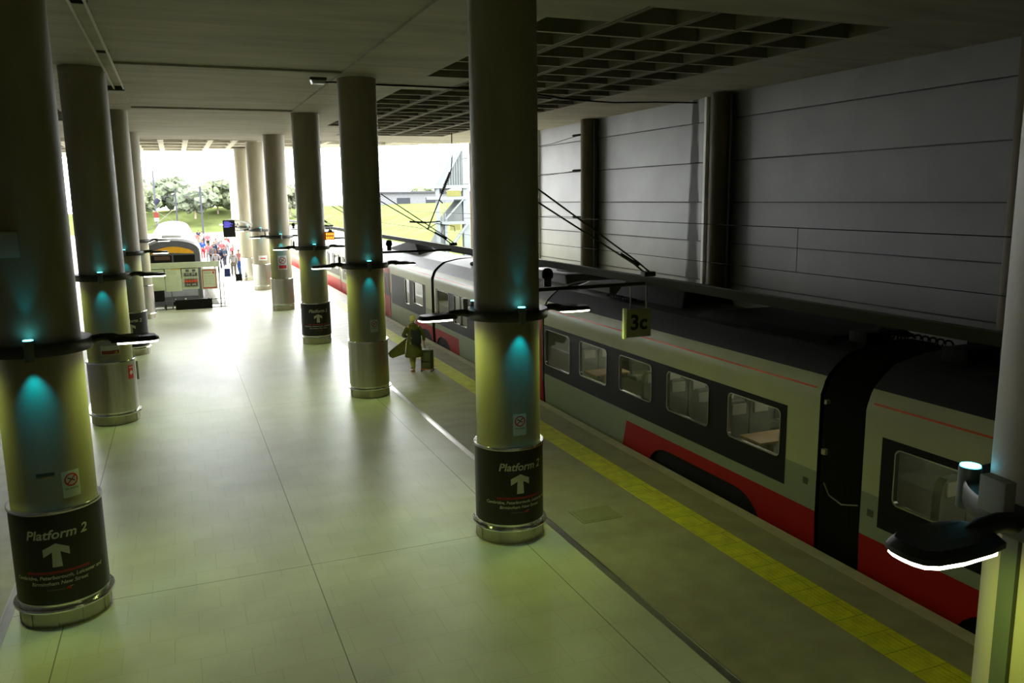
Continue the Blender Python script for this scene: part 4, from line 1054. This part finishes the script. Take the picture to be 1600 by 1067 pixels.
P_ = [(3.45, 59.8, 0, white, khaki, hb, 'person in loose white top and khaki trousers, largest of the far crowd', 1, 1.04),
 (4.0, 62.3, .2, (.75, .3, .3), blue, hb, 'person in pink top half hidden behind the white topped walker', 0, 1.0),
 (2.45, 62.5, -.3, (.7, .66, .66), white, hl, 'person in pale top walking next to the notice frame', 0, 1.0),
 (2.85, 66.5, 0, navy, navy, hb, 'person in dark navy clothes just left of the departure screen foot', 2, 1.0),
 (3.35, 69.0, .1, (.1, .14, .22), (.1, .1, .14), hb, 'person in slate coat in the middle of the crowd', 0, 1.0),
 (2.55, 71.0, .3, (.2, .18, .2), dk, hb, 'person in dark grey jacket left of the slate coat', 1, 1.0),
 (4.1, 70.5, 0, pink, grey, hl, 'person in bright pink top right of the slate coat', 0, 1.0),
 (4.6, 74.0, 0, (.75, .35, .35), khaki, hl, 'person in salmon top near the far column', 2, 1.0),
 (2.05, 79.0, 0, blue, red, hb, 'person in blue top and red trousers on the left of crowd', 0, 1.05),
 (1.95, 86.0, 0, (.35, .33, .3), khaki, hb, 'person in brown jacket behind the blue top', 2, 1.0),
 (2.2, 93.0, 0, white, dk, hb, 'distant person in white top behind the brown jacket', 1, 1.0),
 (3.3, 82.0, 0, grey, grey, hb, 'distant person in grey clothes in the crowd centre', 0, 1.0),
 (4.2, 84.0, 0, white, grey, hl, 'distant person in white with light hair', 1, 1.0),
 (3.9, 92.0, 0, (.5, .5, .55), navy, hb, 'very small pale figure far along the platform', 0, 1.0),
 (2.0, 99.0, .1, pink, grey, hb, 'small figure in pink beyond the white train roof', 2, 1.0),
 (2.7, 103.0, 0, (.5, .45, .45), dk, hb, 'tiny figure at the far end beyond the train', 0, 1.0)]
P_ += [(2.9, 76.5, 0, navy, dk, hb, 'person in navy top walking behind the dark grey jacket', 0, 1.0),
 (3.6, 77.5, .1, pink, navy, hb, 'person in pink top and navy trousers deep in the crowd', 2, 1.0),
 (2.35, 74.5, 0, (.6, .2, .25), grey, hb, 'person in dull red top close to the white train side', 1, 1.0),
 (4.5, 67.5, .1, white, navy, hb, 'person in white top and navy trousers near the far column', 2, .98),
 (1.95, 90.0, .2, grey, navy, hb, 'small figure in grey beside the far train roof', 0, 1.0),
 (3.1, 97.0, 0, pink, dk, hl, 'tiny figure in pink in the distance under the screen', 1, 1.0),
 (4.6, 88.0, 0, red, grey, hb, 'small figure in bright red near the farthest column', 0, 1.0),
 (2.45, 108.0, 0, navy, dk, hb, 'tiny dark figure farthest along the platform', 2, 1.0)]
for a in P_: person(*a)
def backpack_simple(x, y, z, c, label, s=1.0):
    r = thing('backpack', label, 'bag', (x, y, z), 0, 'bags in the far crowd'); bm = new(); bx(bm, -.16*s, .16*s, -.10*s, .08*s, 0, .42*s, bev=.05*s); obj('bag_body', bm, cloth(c), r)
    bm = new(); bx(bm, -.11*s, .11*s, -.14*s, -.10*s, .05*s, .24*s, bev=.015*s); obj('pocket', bm, cloth(c), r)
def case_simple(x, y, c, label, h=.6):
    r = thing('suitcase', label, 'suitcase', (x, y, 0), 0, 'suitcases in the far crowd'); bm = new(); bx(bm, -.2, .2, -.12, .12, .05, h, bev=.04); obj('shell', bm, cloth(c), r)
    bm = new(); tube(bm, [(-.12, 0, h-.02), (-.12, 0, h+.3), (.12, 0, h+.3), (.12, 0, h-.02)], .01, 6); obj('handle', bm, darkmetal, r)
    for sx in (-.16, .16):
        bm = new(); tube(bm, [(sx-.02, 0, .035), (sx+.02, 0, .035)], .035, 10); obj('wheel', bm, black, r)
case_simple(3.02, 59.9, (.03, .05, .15), 'navy suitcase left of the white topped walker'); case_simple(4.02, 60.6, (.05, .15, .4), 'blue suitcase right of the white topped walker')
case_simple(4.28-.75, 56.3, dk, 'black bag standing on floor beside the far column base', .5)

# ---- the walking woman in the long coat
wx, wy = 6.36, 23.75
r = thing('person', 'person in long olive coat walking away beside the train', 'person', (wx, wy, 0), math.radians(4)); r.scale = (1.05, 1.05, 1.05)
N = [((0, 0, .92), .13, .10), ((0, 0, 1.12), .11, .09), ((0, 0, 1.32), .14, .09), ((0, .01, 1.42), .055, .05), ((-.01, .03, 1.50), .05, .05), ((-.01, .045, 1.56), .072, .088), ((-.01, .04, 1.63), .068, .08),
     ((-.17, 0, 1.33), .05, .05), ((-.31, -.03, 1.10), .04, .04), ((-.12, .17, 1.04), .03, .03), ((-.05, .24, 1.09), .028, .018),
     ((.17, 0, 1.33), .05, .05), ((.30, -.05, 1.10), .04, .04), ((.28, -.10, .88), .03, .03), ((.28, -.12, .80), .028, .022),
     ((.08, .05, .84), .085, .085), ((.09, .22, .50), .055, .055), ((.08, .30, .13), .036, .04), ((.085, .40, .05), .036, .03),
     ((-.08, -.03, .84), .085, .085), ((-.07, -.02, .48), .055, .06), ((-.05, -.12, .12), .038, .04), ((-.05, -.04, .045), .038, .035), ((-.05, .04, .035), .034, .025)]
E = [(0, 1), (1, 2), (2, 3), (3, 4), (4, 5), (5, 6), (2, 7), (7, 8), (8, 9), (9, 10), (2, 11), (11, 12), (12, 13), (13, 14), (0, 15), (15, 16), (16, 17), (17, 18), (0, 19), (19, 20), (20, 21), (21, 22), (22, 23)]
# five fingers on each hand
def fingers(base, root, d, side):
    for k in range(4):
        o = len(N); b = Vector(root)+Vector(side)*(.018*(k-1.5)); L = (.045, .05, .048, .038)[k]
        N.append((tuple(b+Vector(d)*.03), .008, .008)); N.append((tuple(b+Vector(d)*(.03+L)+Vector((0, .012, -.01))), .007, .007)); E.append((base, o)); E.append((o, o+1))
    o = len(N); b = Vector(root)+Vector(side)*.04; N.append((tuple(b), .009, .009)); N.append((tuple(b+Vector(d)*.035), .008, .008)); E.append((base, o)); E.append((o, o+1))
fingers(10, N[10][0], (.7, .6, .2), (0, -.5, .8)); fingers(14, N[14][0], (0, -.1, -1), (0, 1, 0))
link_mesh('body', skin_mesh('body', N, E, 2), mat('pale_skin', (.55, .36, .26), .55), r)
tm = [N[0], N[15], N[16], N[17], N[19], N[20], N[21]]
link_mesh('trousers', skin_mesh('trousers', [(a, b+.022, c+.022) for a, b, c in tm], [(0, 1), (1, 2), (2, 3), (0, 4), (4, 5), (5, 6)], 2), mat('tan_trousers', (.42, .36, .12), .8), r)
for k, (f0, f1, f2) in enumerate((((.08, .28, .07), (.082, .36, .05), (.085, .46, .045)), ((-.05, -.13, .075), (-.05, -.03, .05), (-.05, .07, .04)))):
    link_mesh('shoe', skin_mesh('shoe', [(f0, .048, .048), (f1, .05, .042), (f2, .042, .032)], [(0, 1), (1, 2)], 2), mat('rusty_trainer', (.30, .12, .07), .6), r)
# coat: lofted flaring skirt and torso, with sleeves
bm = new(); seg = 26; prev = None
for z, rx, ry, cy in ((1.41, .085, .075, .01), (1.36, .165, .10, 0), (1.25, .185, .12, 0), (1.08, .165, .12, 0), (.95, .185, .13, -.01), (.80, .215, .165, -.02), (.64, .24, .19, -.03), (.50, .275, .215, -.04), (.47, .26, .20, -.04)):
    ringv = []
    for k in range(seg):
        a = 2*PI*k/seg; w = 1+.05*math.sin(a*7+z*3)*max(0, (1-z))
        x = rx*w*math.cos(a); yv = cy+ry*w*math.sin(a)
        ringv.append(bm.verts.new((x, yv, z)))
    if prev:
        for k in range(seg): bm.faces.new((prev[k], ringv[k], ringv[(k+1) % seg], prev[(k+1) % seg]))
    prev = ringv
coat_m = mat('olive_coat', (.10, .095, .030), .85, var=.12, vscale=8)
# wind-blown front panel to the left
def quadstrip(rows, th=.02):
    A = [[bm.verts.new(Vector(p)) for p in row] for row in rows]; B = [[bm.verts.new(Vector(p)+Vector((0, th, 0))) for p in row] for row in rows]
    nr, nc = len(rows), len(rows[0])
    for i in range(nr-1):
        for j in range(nc-1):
            bm.faces.new((A[i][j], A[i][j+1], A[i+1][j+1], A[i+1][j])); bm.faces.new((B[i][j], B[i+1][j], B[i+1][j+1], B[i][j+1]))
    for i in range(nr-1):
        bm.faces.new((A[i][0], A[i+1][0], B[i+1][0], B[i][0])); bm.faces.new((A[i][-1], B[i][-1], B[i+1][-1], A[i+1][-1]))
    for j in range(nc-1):
        bm.faces.new((A[0][j], B[0][j], B[0][j+1], A[0][j+1])); bm.faces.new((A[-1][j], A[-1][j+1], B[-1][j+1], B[-1][j]))
quadstrip([[(-.16, .06, 1.02), (-.20, .08, .85), (-.22, .08, .68), (-.24, .06, .55)], [(-.32, .10, .90), (-.38, .13, .76), (-.42, .13, .62), (-.42, .10, .50)], [(-.50, .12, .78), (-.58, .16, .64), (-.60, .15, .54), (-.56, .12, .46)], [(-.66, .10, .68), (-.72, .13, .60), (-.68, .13, .50), (-.60, .11, .45)]])
bmesh.ops.recalc_face_normals(bm, faces=bm.faces)
coat = obj('coat', bm, coat_m, r, smooth=60)
link_mesh('sleeve', skin_mesh('sleeve', [((-.14, 0, 1.34), .075, .075), ((-.31, -.03, 1.10), .058, .058), ((-.15, .15, 1.04), .048, .048)], [(0, 1), (1, 2)], 2), coat_m, r)
link_mesh('sleeve', skin_mesh('sleeve', [((.14, 0, 1.34), .075, .075), ((.30, -.05, 1.10), .058, .058), ((.285, -.10, .90), .048, .048)], [(0, 1), (1, 2)], 2), coat_m, r)
link_mesh('collar', skin_mesh('collar', [((0, 0, 1.39), .10, .085), ((0, .01, 1.45), .085, .075)], [(0, 1)], 2), coat_m, r)
link_mesh('hair', skin_mesh('hair', [((-.01, .02, 1.655), .088, .095), ((-.01, -.01, 1.58), .09, .075), ((-.005, -.04, 1.48), .075, .05)], [(0, 1), (1, 2)], 2), mat('blond_hair', (.75, .70, .30), .7), r)
r = thing('backpack', 'dark navy backpack worn over the olive coat', 'backpack', (wx+.03, wy-.13, .88), math.radians(4))
bm = new(); bx(bm, -.15, .15, -.14, .03, .02, .44, bev=.06); obj('bag_body', bm, mat('navy_fabric', (.012, .018, .035), .8), r)
bm = new(); bx(bm, -.11, .11, -.185, -.12, .05, .24, bev=.025); obj('front_pocket', bm, MATS['navy_fabric'], r)
bm = new()
for sx in (-.10, .10): tube(bm, [(sx, -.0, .42), (sx*1.1, .10, .50), (sx*1.2, .22, .44)], .018, 6)
obj('strap', bm, black, r)
bm = new(); bx(bm, -.155, -.135, -.10, -.07, .20, .23); obj('tag', bm, offwhite, r)
r = thing('suitcase', 'dark wheeled suitcase pulled by the person in the olive coat', 'suitcase', (wx+.40, wy-.05, 0), math.radians(-38))
bm = new(); bx(bm, -.18, .18, -.11, .11, .07, .68, bev=.07); obj('shell', bm, mat('dark_case', (.045, .05, .04), .45), r)
bm = new(); bx(bm, -.15, .15, -.145, -.121, .12, .30, bev=.01); bx(bm, -.15, .15, -.14, -.121, .34, .60, bev=.01); obj('front_panel', bm, mat('case_front', (.10, .10, .075), .5), r)
bm = new(); bx(bm, -.17, .17, -.13, -.118, .075, .105); obj('orange_trim', bm, mat('case_orange', (.55, .22, .03), .5), r)
bm = new(); tube(bm, [(-.09, .08, .64), (-.09, .08, .80), (.05, .08, .80), (.05, .08, .64)], .010, 6); obj('handle', bm, trim_steel, r)
for sx in (-.16, .16):
    for sy in (-.08, .08):
        bm = new(); tube(bm, [(sx-.018, sy, .035), (sx+.018, sy, .035)], .035, 12); bx(bm, sx-.022, sx+.022, sy-.02, sy+.02, .05, .08); obj('wheel', bm, midmetal, r)

# ------------------------------------------------------------------ outdoors
grass = mat('grass_bank', (.050, .062, .022), .95, spec=0, var=.25, vscale=.3)
def bank(name, pts_fn, nx, ny, label):
    bm = new(); G = [[bm.verts.new(pts_fn(i/nx, j/ny)) for j in range(ny+1)] for i in range(nx+1)]
    for i in range(nx):
        for j in range(ny): bm.faces.new((G[i][j], G[i+1][j], G[i+1][j+1], G[i][j+1]))
    o = obj(name, bm, grass); o['kind'] = 'structure'; return o
random.seed(1)
def hillr(u, v):
    x = 19+u*70; y = 40+v*170; h = -1.3+5.2*min(1, max(0, u*4.5))**.8+.4*math.sin(v*9+u*5)*min(1, u*5)
    return (x, y, h)
bank('ground_bank_right', hillr, 24, 30, '')
def hillf(u, v):
    x = -90+u*160; y = 185+v*60; h = -1.4+4.6*min(1, v*3)+.8*math.sin(u*11)*min(1, v*3)
    return (x, y, h)
bank('ground_hill_far', hillf, 40, 12, '')
bm = new(); bx(bm, -90, -30, 36, 190, -1.4, -1.2); struct('ground_verge', bm, grass)
# hazy trees
leaf = [mat('pale_leaves_%d' % k, c, .9, spec=0, var=.3, vscale=1.5) for k, c in enumerate(((.070, .085, .050), (.078, .086, .058), (.066, .078, .054)))]
def tree(x, y, z, h, w, label, k):
    r = thing('tree', label, 'tree', (x, y, z), 0, 'pale trees behind the tracks'); rnd = random.Random(k*13+5)
    bm = new(); tube(bm, [(0, 0, 0), (.1, 0, h*.45), (0, .1, h*.8)], [.22, .16, .05], 8); obj('trunk', bm, mat('bark', (.15, .12, .09), .9), r)
    bm = new()
    for q in range(90):
        a = rnd.uniform(0, 2*PI); t = rnd.random(); rr = w*.5*math.sqrt(1-(2*t-1)**2*.8)*rnd.uniform(.2, 1); s = w*rnd.uniform(.05, .13)
        m = bmesh.ops.create_icosphere(bm, subdivisions=2, radius=s, matrix=Matrix.Translation((rr*math.cos(a), rr*math.sin(a), h*(.35+.6*t))))
        for v in m['verts']: v.co += Vector((rnd.uniform(-1, 1), rnd.uniform(-1, 1), rnd.uniform(-1, 1)))*s*.30
    obj('crown', bm, leaf[k % 3], r)
tl = ['broad pale tree behind the signal mast', 'tall thin tree left of centre beyond the white train', 'low bushy tree over the white train cab', 'pale tree just left of the far columns', 'grey-green tree beyond the departure screen', 'pale tree seen between the fourth and fifth columns', 'small tree seen right of the fourth column', 'pale tree on the bank seen left of the stairs', 'tall pale tree in the second row between signal mast and screen', 'wide pale tree in the back row left of the far columns', 'wide back row tree behind the departure screen', 'back row tree nearest the left columns']
for k, (x, y, h, w) in enumerate(((-6, 190, 7, 9), (-14, 196, 8, 8), (4, 192, 6.5, 9), (15, 195, 7.5, 8), (24, 192, 7, 8), (38, 180, 7, 7), (52, 182, 6, 7), (62, 150, 4, 5), (-1, 205, 9, 10), (9, 200, 8, 10), (20, 205, 9, 11), (-9, 200, 9, 10))):
    tree(x, y, 1.5, h, w, tl[k], k)
# signal mast and overhead masts
r = thing('signal_mast', 'pale signal mast with round head and red white plate', 'mast', (-1.75, 90, -1.3)); bm = new(); tube(bm, [(0, 0, 0), (0, 0, 9.6)], .09, 10); obj('pole', bm, mat('pale_pole', (.035, .037, .045), .8, spec=0), r)
bm = new(); tube(bm, [(-.05, -.12, 6.3), (.35, -.12, 6.75)], .22, 16); obj('signal_head', bm, mat('slate_head', (.012, .012, .02), .8, spec=0), r)
bm = new(); bx(bm, -.22, .22, -.12, -.09, 4.95, 5.5); obj('red_plate', bm, mat('pale_red', (.06, .015, .012), .8, spec=0), r)
bm = new(); bx(bm, -.2, .2, -.12, -.09, 4.6, 4.9); obj('white_plate', bm, offwhite, r)
ml = ['slim overhead line mast left of the departure screen', 'slim mast between the signal mast and the screen', 'distant slim mast over the white train', 'slim mast seen between fourth and fifth columns', 'slim mast seen right of the fifth column']
for k, (x, y, h) in enumerate(((5.9, 96, 9.5), (2.9, 104, 8.2), (.2, 120, 8.0), (17.2, 110, 10), (13.5, 88, 9.5))):
    r = thing('line_mast', ml[k], 'mast', (x, y, -1.3), 0, 'overhead line masts'); bm = new(); tube(bm, [(0, 0, 0), (0, 0, h)], .10, 8); obj('pole', bm, mat('mast_grey', (.025, .026, .034), .8, spec=0), r)
    bm = new(); tube(bm, [(0, 0, h-.6), (-1.9, 0, h-1.0)], .04, 6); tube(bm, [(0, 0, h-1.9), (-1.9, 0, h-1.0)], .03, 6); obj('cantilever', bm, MATS['mast_grey'], r)
for k, (p, q) in enumerate((((-1.2, 43, 3.9), (.4, 120, 4.6)), ((-2.8, 44, 5.9), (.3, 90, 3.0)), ((9.9, 54.3, HF-.03), (10.2, 160, 4.8)))):
    wire('line_wire', [p, q], .012, ['thin wire along above the white train', 'slanting stay wire above the white train on the left', 'thin wire over the far pale cars'][k], group='wires in daylight')
# stair tower beyond the wall
r = thing('stair_tower', 'pale outdoor stair tower with zigzag flights beyond the wall end', 'stair tower', (0, 58, 0))
wht = mat('pale_stair_steel', (.10, .112, .116), .8, spec=0); slat = mat('stair_grey', (.055, .062, .062), .8, spec=0)
bm = new(); bx(bm, 19.6, 20.1, -.2, .2, -1.3, 9.0); bx(bm, 17.6, 17.8, -.2, .2, -1.3, 5.9); bx(bm, 18.15, 18.35, -.2, .2, -1.3, 3.7); obj('support_post', bm, wht, r)
bm = new()
for (a, b, c, d) in (((17.9, 5.9), (19.6, 8.6), (19.6, 6.1), (18.0, 5.6)), ((18.2, 3.6), (19.5, 5.0), (19.6, 3.4), (18.1, 3.2)), ((17.0, .9), (18.2, 3.2), (18.2, 1.6), (17.0, .3))):
    prism(bm, [a, b, c, d], 1, -.1, 1.6)
o = obj('flight_cladding', bm, slat, r)
bm = new()
for z, x0, x1 in ((6.0, 17.4, 19.9), (3.4, 17.9, 19.9), (5.2, 17.4, 19.8)): bx(bm, x0, x1, -.3, 1.8, z-.12, z+.10)
tube(bm, [(17.9, -.25, 5.95), (19.6, -.25, 8.75)], .06, 6); tube(bm, [(18.2, -.25, 1.2), (19.9, -.25, 3.3)], .12, 6); tube(bm, [(18.2, -.25, 3.65), (19.6, -.25, 5.1)], .06, 6)
for k in range(9): bx(bm, 18.0+k*.19, 18.04+k*.19, -.16, -.12, 3.5 if k < 2 else 5.7, 5.0+k*.02 if k < 2 else 6.0+k*.3)
obj('landing', bm, wht, r)
bm = new(); bx(bm, 18.3, 19.4, -.32, -.30, 5.3, 5.75); obj('yellow_edge', bm, mat('pale_yellow', (.08, .08, .03), .8, spec=0), r); bm = new(); bx(bm, 18.5, 19.3, -.32, -.3, 2.85, 3.3); obj('yellow_edge', bm, MATS['pale_yellow'], r)
# pale building across tracks seen between columns
r = thing('building', 'long pale low building on the far bank', 'building', (60, 150, 3)); bm = new(); bx(bm, -26, 26, 0, 10, 0, 3.2); obj('wall', bm, mat('pale_render', (.075, .078, .082), .8, spec=0), r)
bm = new(); bx(bm, -26.5, 26.5, -.5, 10.5, 3.2, 3.5); obj('roof', bm, mat('pale_roof', (.035, .036, .04), .8, spec=0), r)
for k in range(8):
    bm = new(); bx(bm, -22+k*5.5, -19.5+k*5.5, -.05, 0, 1.2, 2.3); obj('window', bm, mat('far_window', (.02, .022, .026), .8, spec=0), r)
